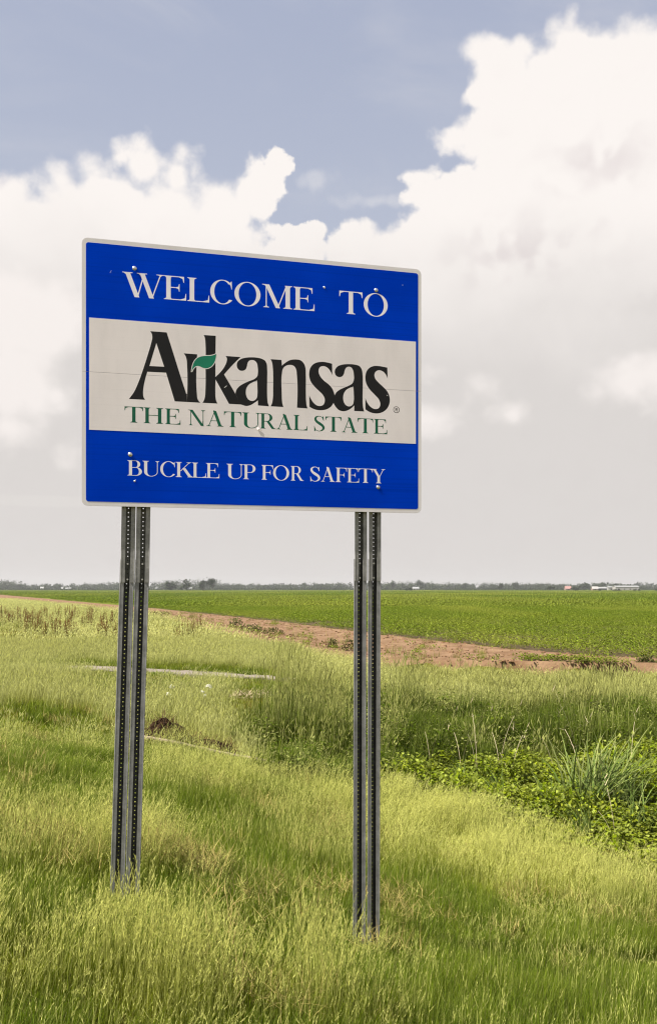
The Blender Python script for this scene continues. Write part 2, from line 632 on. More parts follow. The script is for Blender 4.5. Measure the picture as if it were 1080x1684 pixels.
# ------------------------------------------------------------------ the sign
BL = Vector((-1.678, 5.800, EYE + 0.566))
BR = Vector((0.695, 6.392, EYE + 0.566))
BW = (BR - BL).length
BH = 1.829
sign = empty('welcome_sign', BL, math.atan2(BR.y - BL.y, BR.x - BL.x))
tag(sign, 'blue and white state welcome sign standing on two pairs of perforated steel posts', 'road sign')
SROT = sign.rotation_euler.z


def homography(src, dst):
    A, b = [], []
    for (x, y), (u, v) in zip(src, dst):
        A += [[x, y, 1, 0, 0, 0, -u * x, -u * y], [0, 0, 0, x, y, 1, -v * x, -v * y]]
        b += [u, v]
    return np.append(np.linalg.solve(np.array(A, float), np.array(b, float)), 1).reshape(3, 3)


# corner points of the panel as seen in the photograph -> panel coordinates in metres
HM = homography([(134.7, 390.9), (691.0, 442.8), (693.3, 843.4), (135.3, 832.3)], [(0, BH), (BW, BH), (BW, 0), (0, 0)])


def bd(u, v):
    q = HM @ np.array([u, v, 1.0])
    return q[0] / q[2], q[1] / q[2]


def white_mat(name, col, bump=0.1):
    m, t, out = new_mat(name)
    P = coords(t)
    st = t.noise(t.v('MULTIPLY', P, (0.9, 1.0, 110.0)), 1.0, 4, 0.6)
    dirt = t.noise(t.v('MULTIPLY', P, (2.0, 1.0, 0.7)), 2.2, 5, 0.6)
    c = t.mix(t.step(dirt, 0.35, 0.75), col, tuple(x * 0.9 for x in col))
    c = t.mix(t.m('MULTIPLY', t.step(st, 0.52, 0.75), 0.16), c, tuple(x * 0.72 for x in col))
    principled(t, out, c, 0.6, 0, 0.08, st, bump, 0.002)
    return m


def blue_mat():
    m, t, out = new_mat('blue_sheeting')
    P = coords(t)
    st = t.noise(t.v('MULTIPLY', P, (0.7, 1.0, 75.0)), 1.0, 4, 0.6)
    side = t.noise(t.v('MULTIPLY', P, (1.3, 1.0, 1.3)), 1.0, 3, 0.5)
    c = t.mix(t.step(side, 0.35, 0.7), (0.0002, 0.040, 0.53), (0.0003, 0.050, 0.63))
    drip = t.noise(t.v('MULTIPLY', P, (26.0, 1.0, 0.8)), 1.0, 5, 0.65)
    c = t.mix(t.m('MULTIPLY', t.step(drip, 0.55, 0.8), 0.22), c, (0.012, 0.075, 0.60))
    c = t.mix(t.m('MULTIPLY', t.step(st, 0.45, 0.7), 0.6), c, (0.0002, 0.031, 0.42))
    principled(t, out, c, 0.6, 0, 0.0, st, 0.12, 0.002)
    return m


M_WHITE = white_mat('white_sheeting', (0.90, 0.83, 0.83))
M_BORDER = white_mat('border_sheeting', (0.82, 0.775, 0.78))
M_BLUE = blue_mat()
M_LETTER_W = white_mat('letter_white', (0.95, 0.90, 0.96), 0.05)
M_BLACK = simple_mat('letter_black', (0.0085, 0.0075, 0.0075), 0.5, 0, 0.2, 3.0, 0.25, 0.02)
M_GREEN = simple_mat('letter_green', (0.004, 0.115, 0.058), 0.5, 0, 0.12, 3.0, 0.3, 0.02)
M_LEAF = simple_mat('leaf_green', (0.004, 0.20, 0.11), 0.5, 0, 0.1, 3.0, 0.3, 0.02)
M_ALU = simple_mat('aluminium', (0.55, 0.55, 0.54), 0.45, 0.7, 0.1, 20.0, 0.5, 0.05)


def rrect(x0, x1, z0, z1, r, corners=(1, 1, 1, 1), n=7):
    pts = []
    for ci, (cx, cz, a0) in enumerate(((x1, z1, 0), (x0, z1, 90), (x0, z0, 180), (x1, z0, 270))):
        if not corners[ci]:
            pts.append((cx, cz))
            continue
        ox = cx - r if cx == x1 else cx + r
        oz = cz - r if cz == z1 else cz + r
        for k in range(n):
            a = R(a0 + 90 * k / (n - 1))
            pts.append((ox + r * math.cos(a), oz + r * math.sin(a)))
    return pts


def plate(name, pts, y_front, y_back, mat, parent):
    n = len(pts)
    v = [(p[0], y_front, p[1]) for p in pts] + [(p[0], y_back, p[1]) for p in pts]
    f = [tuple(range(n)), tuple(range(2 * n - 1, n - 1, -1))]
    f += [(i, i + n, (i + 1) % n + n, (i + 1) % n) for i in range(n)]
    return mesh_obj(name, v, f, mat, parent)


SEAM = BH / 2
G = 0.0008
RO = 0.040
b0 = 0.034
# aluminium blanks (two planks), sheeting on the front of each
plate('sign_panel', rrect(0, BW, SEAM + G, BH, RO, (1, 1, 0, 0)), 0.0, 0.0045, M_ALU, sign)
plate('sign_panel', rrect(0, BW, 0, SEAM - G, RO, (0, 0, 1, 1)), 0.0, 0.0045, M_ALU, sign)
plate('border_sheet', rrect(0.0006, BW - 0.0006, SEAM + G, BH - 0.0006, RO, (1, 1, 0, 0)), -0.0008, -0.0001, M_BORDER, sign)
plate('border_sheet', rrect(0.0006, BW - 0.0006, 0.0006, SEAM - G, RO, (0, 0, 1, 1)), -0.0008, -0.0001, M_BORDER, sign)
wl = np.array([bd(147, 523), bd(147, 708), bd(683, 561), bd(683.5, 728.5)])
WX0, WX1 = wl[:2, 0].mean(), wl[2:, 0].mean()
WZ0, WZ1 = (wl[1, 1] + wl[3, 1]) / 2, (wl[0, 1] + wl[2, 1]) / 2
bb = np.array([bd(141.5, 398.5), bd(142, 825.5), bd(685.5, 449.5), bd(688.3, 836.8)])
BX0, BX1 = bb[:2, 0].mean(), bb[2:, 0].mean()
BZ0, BZ1 = (bb[1, 1] + bb[3, 1]) / 2, (bb[0, 1] + bb[2, 1]) / 2
plate('blue_sheet', rrect(BX0, BX1, SEAM + G, BZ1, 0.018, (1, 1, 0, 0)), -0.0016, -0.0009, M_BLUE, sign)
plate('blue_sheet', rrect(BX0, BX1, BZ0, SEAM - G, 0.018, (0, 0, 1, 1)), -0.0016, -0.0009, M_BLUE, sign)
plate('white_sheet', [(WX1, WZ1), (WX0, WZ1), (WX0, SEAM + G), (WX1, SEAM + G)], -0.0024, -0.0017, M_WHITE, sign)
plate('white_sheet', [(WX1, SEAM - G), (WX0, SEAM - G), (WX0, WZ0), (WX1, WZ0)], -0.0024, -0.0017, M_WHITE, sign)
# stiffening rails on the back
for z in (0.22, SEAM, BH - 0.22):
    rb = MB()
    rb.box(0.04, BW - 0.04, 0.0046, 0.0080, z - 0.045, z + 0.045)
    rb.box(0.04, BW - 0.04, 0.0081, 0.0300, z - 0.022, z - 0.018)
    rb.box(0.04, BW - 0.04, 0.0081, 0.0300, z + 0.018, z + 0.022)
    rb.build('back_rail', M_ALU, sign)


def smooth_path(pts):
    """pts: (x, y) smooth or (x, y, 1) corner -> dense outline"""
    n = len(pts)
    out = []
    for i in range(n):
        p1, p2 = pts[i], pts[(i + 1) % n]
        p0 = pts[i - 1] if len(p1) == 2 else None
        p3 = pts[(i + 2) % n] if len(p2) == 2 else None
        a, b = np.array(p1[:2], float), np.array(p2[:2], float)
        if p0 is None and p3 is None:
            out.append(a)
            continue
        L = np.linalg.norm(b - a)

        def tan(pa, pb, pc):
            la, lb = np.linalg.norm(pb - pa), np.linalg.norm(pc - pb)
            d = (pb - pa) / max(la, 1e-6) * lb + (pc - pb) / max(lb, 1e-6) * la
            return d / max(la + lb, 1e-6)
        m1 = tan(np.array(p0[:2], float), a, b) if p0 is not None else None
        m2 = tan(a, b, np.array(p3[:2], float)) if p3 is not None else None
        if m1 is None:
            m1 = (b - a) / L * 1.5 - m2 * 0.5
        if m2 is None:
            m2 = (b - a) / L * 1.5 - m1 * 0.5
        for k in range(6):
            s = k / 6
            out.append((2 * s ** 3 - 3 * s ** 2 + 1) * a + (s ** 3 - 2 * s ** 2 + s) * L * m1 + (-2 * s ** 3 + 3 * s ** 2) * b + (s ** 3 - s ** 2) * L * m2)
    return out


def flat_shape(name, loops, y, mat, parent=sign):
    """outline (first loop) with holes, as one flat vinyl shape in panel coordinates"""
    pls = [[Vector((p[0], p[1], 0)) for p in lp] for lp in loops]
    tris = tessellate_polygon(pls)
    vs = [(p.x, y, p.y) for lp in pls for p in lp]
    return mesh_obj(name, vs, tris, mat, parent)


def traced(name, org, sc, loops, y, mat):
    return flat_shape(name, [[bd(org[0] + p[0] / sc, org[1] + p[1] / sc) for p in smooth_path(lp)] for lp in loops], y, mat)


YL = -0.00250
YB_ = -0.00170
S1, S2, S3 = 1080 / 140, 1080 / 130, 9.0
c = 1
traced('letter', (205, 535), S1, [
    [(325, 78, c), (533, 93, c), (600, 300), (690, 585), (783, 870, c), (793, 870, c), (793, 974, c), (638, 967, c), (527, 603, c), (290, 592, c),
     (262, 690), (242, 790), (236, 860), (243, 915), (262, 948, c), (57, 938, c), (115, 860), (180, 720), (240, 550), (300, 360), (340, 220), (352, 160), (345, 112)],
    [(403, 228, c), (503, 528, c), (316, 519, c)]], YL, M_BLACK)
traced('letter', (205, 535), S1, [
    [(793, 974, c), (793, 520), (787, 440), (772, 390), (750, 357, c), (920, 370, c), (918, 870), (925, 930), (940, 960), (962, 983, c)]], YL, M_BLACK)
traced('letter', (295, 540), S2, [
    [(330, 93, c), (496, 103, c), (492, 380, c), (492, 665, c), (560, 600), (618, 520), (646, 450), (648, 410), (630, 378, c), (835, 392, c), (760, 465), (682, 548), (610, 630, c),
     (765, 893, c), (840, 1040, c), (680, 1032, c), (495, 700, c), (492, 880), (496, 950), (506, 995), (522, 1028, c), (318, 1018, c), (340, 978), (352, 925), (357, 840), (358, 500),
     (356, 220), (350, 150), (342, 115)]], YL, M_BLACK)
traced('letter', (340, 570), S3, [
    [(424, 697, c), (440, 640), (480, 590), (560, 540), (640, 505), (710, 475), (745, 440), (756, 380), (753, 310), (737, 240), (705, 207), (665, 198), (625, 210), (602, 245), (593, 290),
     (575, 335), (530, 357), (485, 350), (455, 320), (443, 272), (456, 225), (500, 187), (570, 165), (650, 158), (740, 163), (812, 180), (860, 208), (883, 250), (892, 330), (893, 500),
     (893, 700), (896, 770), (905, 835), (922, 882, c), (758, 870, c), (757, 795, c), (700, 835), (640, 868), (580, 878), (530, 864), (505, 857, c)],
    [(745, 500, c), (749, 600), (750, 700), (740, 760), (710, 793), (665, 803), (620, 785), (590, 740), (578, 680), (586, 620), (622, 562), (680, 527)]], YL, M_BLACK)
traced('letter', (435, 580), S3, [
    [(87, 95, c), (247, 105, c), (255, 190, c), (300, 152), (370, 110), (460, 98), (532, 112), (580, 160), (603, 230), (608, 320), (610, 600), (615, 725), (623, 785), (637, 822, c), (480, 812, c),
     (475, 320), (466, 250), (440, 202), (400, 181), (350, 180), (300, 200), (267, 242), (256, 300), (254, 600), (258, 700), (266, 762), (280, 802, c), (90, 792, c), (110, 750), (121, 690),
     (126, 520), (126, 350), (120, 220), (108, 140)]], YL, M_BLACK)
traced('letter', (435, 580), S3, [
    [(995, 160, c), (998, 325, c), (975, 280), (940, 230), (902, 204), (860, 195), (820, 207), (799, 242), (798, 290), (820, 345), (870, 405), (950, 470), (1000, 530), (1025, 590), (1035, 628, c),
     (1018, 740, c), (980, 795), (920, 833), (830, 848), (750, 838), (700, 818), (665, 797, c), (660, 628, c), (690, 690), (730, 745), (780, 780), (830, 785), (870, 765), (889, 720), (886, 670),
     (860, 620), (800, 560), (730, 490), (685, 430), (661, 360), (658, 290), (676, 220), (720, 166), (780, 140), (860, 133), (930, 143)]], YL, M_BLACK)
traced('letter', (545, 580), S3, [
    [(45, 628, c), (65, 590), (110, 550), (180, 515), (250, 485), (305, 450), (326, 400), (326, 320), (312, 250), (285, 212), (250, 202), (215, 217), (191, 260), (179, 310), (155, 345), (110, 357),
     (70, 340), (45, 290), (53, 240), (90, 197), (150, 174), (240, 165), (340, 172), (410, 195), (441, 238), (455, 310), (460, 450), (458, 650), (460, 750), (468, 815), (482, 865, c), (335, 857, c),
     (335, 775, c), (280, 825), (220, 855), (170, 862), (110, 845), (60, 795), (28, 740, c)],
    [(320, 497, c), (327, 600), (327, 710), (315, 760), (285, 785), (250, 790), (215, 775), (185, 735), (170, 670), (179, 605), (215, 547), (265, 517)]], YL, M_BLACK)
traced('letter', (545, 580), S3, [
    [(820, 215, c), (826, 380, c), (800, 320), (760, 275), (715, 255), (675, 258), (641, 285), (629, 325), (642, 375), (690, 435), (760, 500), (820, 565), (850, 630), (860, 690), (850, 760), (820, 820),
     (760, 870), (680, 893), (600, 885), (540, 860), (500, 832, c), (498, 665, c), (530, 740), (580, 800), (640, 828), (690, 820), (715, 785), (718, 740), (700, 690), (640, 620), (560, 535), (515, 460),
     (498, 390), (500, 320), (520, 260), (560, 217), (620, 193), (700, 193), (770, 205)]], YL, M_BLACK)
leaf = [(502, 348, c), (494, 420), (470, 480), (430, 525), (370, 547), (320, 540), (280, 522), (245, 515), (212, 528), (188, 556), (168, 598, c), (180, 520), (202, 460), (240, 412), (290, 387), (350, 378), (420, 375), (470, 365)]
lo = smooth_path(leaf)
cen = np.array(lo)
grow = []
for i in range(len(lo)):
    d = cen[(i + 2) % len(lo)] - cen[i - 2]
    d = d / max(np.linalg.norm(d), 1e-6)
    grow.append(cen[i] + np.array([d[1], -d[0]]) * 10.0)
flat_shape('leaf_outline', [[bd(295 + p[0] / S2, 540 + p[1] / S2) for p in grow]], YL - 0.0001, M_WHITE)
lf = flat_shape('leaf_emblem', [[bd(295 + p[0] / S2, 540 + p[1] / S2) for p in lo]], YL - 0.0002, M_LEAF)


# --- serif capitals, built from strokes in a unit cap-height box
class Glyph:
    T, t_, e, st = 0.165, 0.036, 0.085, 0.028

    def __init__(s):
        s.p = []

    def poly(s, *pts):
        s.p.append(list(pts))
        return s

    def rect(s, x0, x1, y0, y1):
        return s.poly((x0, y0), (x1, y0), (x1, y1), (x0, y1))

    def serif(s, x0, x1, y, up, el=None, er=None, br=0.10):
        """bracketed serif of a stem x0..x1, at height y, growing towards up (+1 / -1)"""
        el = s.e if el is None else el
        er = s.e if er is None else er
        st = s.st
        L = [(x0 - el, y), (x1 + er, y), (x1 + er, y + up * st)]
        for k in range(1, 5):
            q = k / 5
            L.append((x1 + er * (1 - q) ** 2, y + up * (st + br * q ** 2)))
        L += [(x1, y + up * (st + br)), (x0, y + up * (st + br))]
        for k in range(4, 0, -1):
            q = k / 5
            L.append((x0 - el * (1 - q) ** 2, y + up * (st + br * q ** 2)))
        L.append((x0 - el, y + up * st))
        return s.poly(*L)

    def stem(s, x0, w=None, y0=0.0, y1=1.0, bot=True, top=True, tl=None, tr=None, bl=None, brr=None):
        w = s.T if w is None else w
        s.rect(x0, x0 + w, y0, y1)
        if bot: s.serif(x0, x0 + w, y0, 1, bl, brr)
        if top: s.serif(x0, x0 + w, y1, -1, tl, tr)
        return s

    def diag(s, x0, y0, x1, y1, w):
        return s.poly((x0, y0), (x0 + w, y0), (x1 + w, y1), (x1, y1))

    def ring(s, cx, cy, rx, ry, tx, ty, a0=0, a1=360, n=40, shift=0.0):
        """elliptical bowl, tx thick at the sides and ty thick above and below"""
        for k in range(n):
            A, B = R(a0 + (a1 - a0) * k / n), R(a0 + (a1 - a0) * (k + 1) / n)
            q = lambda a, i: (cx + (rx - i * tx) * math.cos(a) + i * shift, cy + (ry - i * ty) * math.sin(a))
            s.p.append([q(A, 0), q(B, 0), q(B, 1), q(A, 1), 'join'])
        return s

    def stroke(s, pts):
        P = smooth_open([(x, y) for x, y, w in pts])
        W = smooth_open([(w, 0) for x, y, w in pts])
        prev = None
        for i in range(len(P)):
            d = np.array(P[min(i + 1, len(P) - 1)]) - np.array(P[max(i - 1, 0)])
            d = d / max(np.linalg.norm(d), 1e-6)
            nrm = np.array([-d[1], d[0]]) * W[i][0] / 2
            cur = (tuple(np.array(P[i]) + nrm), tuple(np.array(P[i]) - nrm))
            if prev:
                s.p.append([prev[0], prev[1], cur[1], cur[0], 'join'])
            prev = cur
        return s


def smooth_open(p):
    p = [np.array(q, float) for q in p]
    p = [2 * p[0] - p[1]] + p + [2 * p[-1] - p[-2]]
    out = []
    for i in range(1, len(p) - 2):
        for k in range(5):
            s = k / 5
            out.append(0.5 * (2 * p[i] + (p[i + 1] - p[i - 1]) * s + (2 * p[i - 1] - 5 * p[i] + 4 * p[i + 1] - p[i + 2]) * s * s + (3 * p[i] - p[i - 1] - 3 * p[i + 1] + p[i + 2]) * s ** 3))
    out.append(p[-2])
    return out


def arm_end(g, x, y, up, L=0.24, w=0.10):
    """beak that ends a thin arm at x: y the arm's outer line, up its direction"""
    g.poly((x, y), (x, y + up * L), (x - 0.022, y + up * L), (x - 0.05, y + up * 0.10), (x - w - 0.08, y + up * 0.036), (x - w - 0.16, y))


def glyph(ch):
    g = Glyph()
    T, t = g.T, g.t_
    if ch == 'E':
        g.stem(0.085).rect(0.2, 0.70, 1 - t, 1).rect(0.2, 0.78, 0, t).rect(0.2, 0.55, 0.50, 0.50 + t)
        arm_end(g, 0.74, 1, -1, 0.25); arm_end(g, 0.82, 0, 1, 0.29, 0.14)
        g.poly((0.555, 0.36), (0.575, 0.36), (0.575, 0.68), (0.555, 0.68), (0.535, 0.57), (0.44, 0.536), (0.44, 0.50), (0.535, 0.465))
    elif ch == 'F':
        g.stem(0.085).rect(0.2, 0.66, 1 - t, 1).rect(0.2, 0.55, 0.48, 0.48 + t)
        arm_end(g, 0.72, 1, -1, 0.27)
        g.poly((0.545, 0.34), (0.565, 0.34), (0.565, 0.66), (0.545, 0.66), (0.525, 0.55), (0.43, 0.516), (0.43, 0.48), (0.525, 0.445))
    elif ch == 'L':
        g.stem(0.085).rect(0.2, 0.74, 0, t)
        arm_end(g, 0.80, 0, 1, 0.30, 0.16)
    elif ch == 'H':
        g.stem(0.085).stem(0.70).rect(0.2, 0.75, 0.50, 0.50 + t)
    elif ch == 'T':
        g.stem(0.36, top=False).rect(0.05, 0.83, 1 - t, 1)
        arm_end(g, 0.885, 1, -1, 0.25)
        x = 0.0
        g.poly((x, 1), (x, 0.75), (x + 0.022, 0.75), (x + 0.05, 0.90), (x + 0.18, 0.964), (x + 0.26, 1))
    elif ch == 'I':
        g.stem(0.085)
    elif ch == 'O':
        g.ring(0.53, 0.5, 0.53, 0.525, 0.17, 0.034)
    elif ch == 'C':
        g.ring(0.52, 0.5, 0.52, 0.525, 0.17, 0.034, 44, 322)
        g.poly((0.885, 0.98), (0.905, 0.98), (0.915, 0.64), (0.895, 0.64), (0.86, 0.78), (0.80, 0.87), (0.84, 0.92))
    elif ch == 'S':
        g.stroke([(0.56, 0.74, 0.02), (0.52, 0.88, 0.035), (0.42, 0.975, 0.036), (0.28, 0.99, 0.045), (0.14, 0.92, 0.10), (0.10, 0.79, 0.135), (0.17, 0.64, 0.15), (0.34, 0.51, 0.175),
                  (0.51, 0.38, 0.16), (0.58, 0.23, 0.14), (0.52, 0.09, 0.10), (0.38, 0.012, 0.045), (0.25, 0.01, 0.036), (0.11, 0.09, 0.036), (0.045, 0.26, 0.02)])
        g.poly((0.555, 1.0), (0.58, 1.0), (0.60, 0.70), (0.58, 0.70), (0.53, 0.86), (0.50, 0.93))
        g.poly((0.02, 0.33), (0.04, 0.33), (0.10, 0.13), (0.14, 0.07), (0.07, -0.01), (0.03, -0.01))
    elif ch == 'A':
        g.diag(0.10, 0, 0.43, 0.96, 0.042).diag(0.71, 0, 0.375, 1.03, 0.17 * 0.42).diag(0.665, 0, 0.36, 0.99, 0.175)
        g.rect(0.22, 0.70, 0.335, 0.335 + t)
        g.serif(0.10, 0.142, 0, 1, 0.10, 0.10, 0.06).serif(0.665, 0.84, 0, 1, 0.08, 0.10, 0.06)
    elif ch == 'B':
        g.stem(0.085, tr=0, brr=0).rect(0.2, 0.44, 1 - t, 1).rect(0.2, 0.46, 0.52, 0.52 + t).rect(0.2, 0.46, 0, t)
        g.ring(0.44, 0.76, 0.25, 0.24, 0.15, 0.036, -90, 90, 24).ring(0.46, 0.278, 0.32, 0.278, 0.165, 0.036, -90, 90, 24)
    elif ch == 'P':
        g.stem(0.085, tr=0).rect(0.2, 0.44, 1 - t, 1).rect(0.2, 0.44, 0.44, 0.44 + t)
        g.ring(0.44, 0.72, 0.31, 0.28, 0.165, 0.036, -90, 90, 24)
    elif ch == 'R':
        g.stem(0.085, tr=0).rect(0.2, 0.44, 1 - t, 1).rect(0.2, 0.44, 0.47, 0.47 + t)
        g.ring(0.44, 0.735, 0.30, 0.265, 0.165, 0.036, -90, 90, 24)
        g.diag(0.70, 0.0, 0.37, 0.50, 0.18).serif(0.70, 0.88, 0, 1, 0.0, 0.07, 0.03)
    elif ch == 'K':
        g.stem(0.085).diag(0.24, 0.40, 0.72, 0.97, 0.055).diag(0.72, 0, 0.36, 0.60, 0.19)
        g.serif(0.72, 0.775, 1, -1, 0.12, 0.10, 0.05).serif(0.72, 0.91, 0, 1, 0.06, 0.07, 0.05)
    elif ch == 'M':
        g.stem(0.13, 0.036, tl=0.13, tr=0.0).diag(0.50, 0, 0.10, 1, 0.16).diag(0.555, 0.02, 0.88, 1, 0.042)
        g.stem(0.86, tl=0.02)
    elif ch == 'N':
        g.stem(0.13, 0.036, tl=0.13, tr=0.0).stem(0.80, 0.036, bot=False).diag(0.70, -0.02, 0.08, 1, 0.17).rect(0.79, 0.836, -0.02, 0.3)
    elif ch == 'U':
        g.stem(0.085, y0=0.28, bot=False).stem(0.76, 0.036, y0=0.28, bot=False)
        g.ring(0.4405, 0.285, 0.3555, 0.305, 0.165, 0.036, 180, 270, 20).ring(0.4405, 0.285, 0.3555, 0.305, 0.036, 0.036, 270, 360, 20)
    elif ch == 'W':
        g.diag(0.40, -0.02, 0.08, 1, 0.165).diag(0.48, 0.0, 0.68, 0.88, 0.042).diag(0.89, -0.02, 0.57, 1, 0.165).diag(0.97, 0.0, 1.26, 1, 0.042)
        g.serif(0.08, 0.245, 1, -1, 0.09, 0.09, 0.05).serif(0.57, 0.735, 1, -1, 0.09, 0.09, 0.05).serif(1.26, 1.302, 1, -1, 0.12, 0.12, 0.05)
    elif ch == 'Y':
        g.stem(0.36, y1=0.47, top=False).diag(0.37, 0.44, 0.08, 1, 0.16).diag(0.47, 0.44, 0.72, 1, 0.042)
        g.serif(0.08, 0.24, 1, -1, 0.08, 0.08, 0.05).serif(0.72, 0.762, 1, -1, 0.11, 0.10, 0.05)
    return g.p


def place_letter(ch, u0, u1, v0, v1, mat, base=None, cap=None):
    p = glyph(ch)
    pts = [q for pl in p for q in pl if q != 'join']
    xa, xb = min(q[0] for q in pts), max(q[0] for q in pts)
    X0, X1 = bd(u0, v0)[0], bd(u1, v1)[0]
    vs, fs = [], []
    layer = 0
    prevj = False
    for pl in p:
        j = pl[-1] == 'join'
        q = pl[:-1] if j else pl
        if not (j and prevj):
            layer += 1
        prevj = j
        y = (YB_ if mat is M_LETTER_W else YL) - 0.00003 * layer
        b = len(vs)
        vs += [(X0 + (a[0] - xa) / (xb - xa) * (X1 - X0), y, base + a[1] * (cap - base)) for a in q]
        if len(q) == 4:
            fs.append(tuple(b + i for i in range(4)))
        else:
            fs += [tuple(b + i for i in tr) for tr in tessellate_polygon([[Vector((a[0], a[1], 0)) for a in q]])]
    return mesh_obj('letter', vs, fs, mat, sign)


def text_row(items, base_px, cap_px, mat):
    base = np.mean([bd(*q)[1] for q in base_px])
    cap = np.mean([bd(*q)[1] for q in cap_px])
    for ch, u0, u1 in items:
        place_letter(ch, u0, u1, base_px[0][1], base_px[1][1], mat, base, cap)


text_row([('W', 201.2, 271), ('E', 269.5, 306.1), ('L', 307.9, 343.9), ('C', 345.4, 381.7), ('O', 385.1, 427.9), ('M', 430.6, 479.9), ('E', 481.7, 516.4), ('T', 556.9, 594.9), ('O', 596.9, 636.4)],
         [(224, 488.0), (577, 516.8)], [(210, 448.4), (577, 478.9)], M_LETTER_W)
text_row([('T', 205.4, 235.7), ('H', 236.7, 268.6), ('E', 272.1, 297.1), ('N', 309.6, 337.4), ('A', 339.9, 367.9), ('T', 368.6, 397.1), ('U', 398.6, 427.6), ('R', 427.8, 453.8), ('A', 454.7, 481.6),
          ('L', 482.8, 505.4), ('S', 516.5, 533.9), ('T', 535, 561.4), ('A', 561.9, 587.4), ('T', 587.8, 613.3), ('E', 614.7, 636.3)],
         [(220, 695.3), (625.5, 712.9)], [(220, 669.0), (624, 689.0)], M_GREEN)
text_row([('B', 210.2, 234.2), ('U', 235, 262.7), ('C', 264.2, 288.6), ('K', 289.6, 318.5), ('L', 316.5, 339.5), ('E', 339.5, 361.3), ('U', 373.1, 400.6), ('P', 400.6, 420.8), ('F', 430.6, 449.5), ('O', 449.5, 476),
          ('R', 478.7, 499.9), ('S', 510.6, 527), ('A', 528.4, 551), ('F', 552.4, 570.7), ('E', 571.2, 590.7), ('T', 589.5, 613.0), ('Y', 611.5, 633.9)],
         [(220, 782.8), (623.7, 794.2)], [(220, 757.7), (623.7, 770.9)], M_LETTER_W)
# registered mark: ring and R
cx, cz = bd(651.4, 673.1)
rg = MB()
ro, ri = 0.0245, 0.0205
for k in range(28):
    A, B = 2 * math.pi * k / 28, 2 * math.pi * (k + 1) / 28
    rg.add([(cx + ro * math.cos(A), YL, cz + ro * math.sin(A)), (cx + ro * math.cos(B), YL, cz + ro * math.sin(B)), (cx + ri * math.cos(B), YL, cz + ri * math.sin(B)), (cx + ri * math.cos(A), YL, cz + ri * math.sin(A))], [(0, 1, 2, 3)])
for pl in ([(-.009, -.012), (-.005, -.012), (-.005, .012), (-.009, .012)], [(-.005, .008), (.005, .008), (.005, .012), (-.005, .012)], [(.004, .001), (.009, .001), (.009, .010), (.004, .010)],
           [(-.005, -.001), (.005, -.001), (.005, .0025), (-.005, .0025)], [(.004, -.012), (.010, -.012), (.003, -.0012), (-.002, -.0012)]):
    rg.add([(cx + a, YL - 0.00002 * (1 + len(rg.f) % 7), cz + b) for a, b in pl], [(0, 1, 2, 3)])
rg.build('registered_mark', M_BLACK, sign)

# bolts, scratches, the torn bit of sheeting
M_BOLT = simple_mat('galvanised_bolt', (0.62, 0.61, 0.60), 0.28, 0.85, 0.1, 30.0, 0.5, 0.05)


def bolt_mesh(r):
    v, f = [(0, -0.42 * r - 0.0024, 0)], []
    n = 12
    for i, (rr, d) in enumerate(((0.45, 0.37), (0.8, 0.21), (1.0, 0.0))):
        for k in range(n):
            a = 2 * math.pi * k / n
            v.append((r * rr * math.cos(a), -0.0024 - r * d, r * rr * math.sin(a)))
    for k in range(n):
        f.append((0, 1 + k, 1 + (k + 1) % n))
        for i in (0, 1):
            f.append((1 + i * n + k, 1 + (i + 1) * n + k, 1 + (i + 1) * n + (k + 1) % n, 1 + i * n + (k + 1) % n))
    return v, f


for u, v, r in ((221.2, 441.9, 0.0155), (617.4, 476.8, 0.0150), (532.4, 472.5, 0.009), (214.8, 748, 0.0155), (622.3, 800.8, 0.0145), (222.0, 792.0, 0.0065), (660.5, 468.4, 0.004), (636.2, 649.7, 0.004)):
    vv, f = bolt_mesh(r)
    b = mesh_obj('bolt', vv, f, M_BOLT, sign, smooth=True)
    x, z = bd(u, v)
    b.location = (x, 0, z)
M_SCRATCH = simple_mat('bare_scratch', (0.75, 0.72, 0.70), 0.5, 0.2, 0.1, 40, 0.4, 0.05)
for pts in ([(223.0, 789.5), (224.2, 788.5), (222.6, 793.0), (221.2, 792.4)], [(183.0, 445.4), (183.6, 445.6), (181.3, 450.0), (180.8, 449.6)], [(368.6, 637.2), (372.8, 634.0), (373.4, 634.6), (369.4, 638.0)], [(330.4, 637.8), (331.6, 638.6), (331.8, 641.0), (330.6, 641.4)]):
    q = [bd(*p) for p in pts]
    mesh_obj('scratch', [(a, YL - 0.0004, b) for a, b in q], [(0, 1, 2, 3)], M_SCRATCH, sign)
# curled tear at the bottom of the white sheet
x, z = bd(425.6, 705.5)
tb = MB()
rr = random.Random(4)
for i in range(5):
    a = i * 1.25
    tb.add([(x - .016 + .006 * i, YL - .001, z + .008 - .003 * i), (x - .006 + .006 * i, YL - .003, z + .014 - .004 * i), (x + .004 + .005 * i, YL - .006 + .001 * i, z + .004 - .004 * i), (x - .010 + .006 * i, YL - .004, z - .010 + .002 * i)], [(0, 1, 2), (0, 2, 3)])
tb.build('torn_flap', M_WHITE, sign)


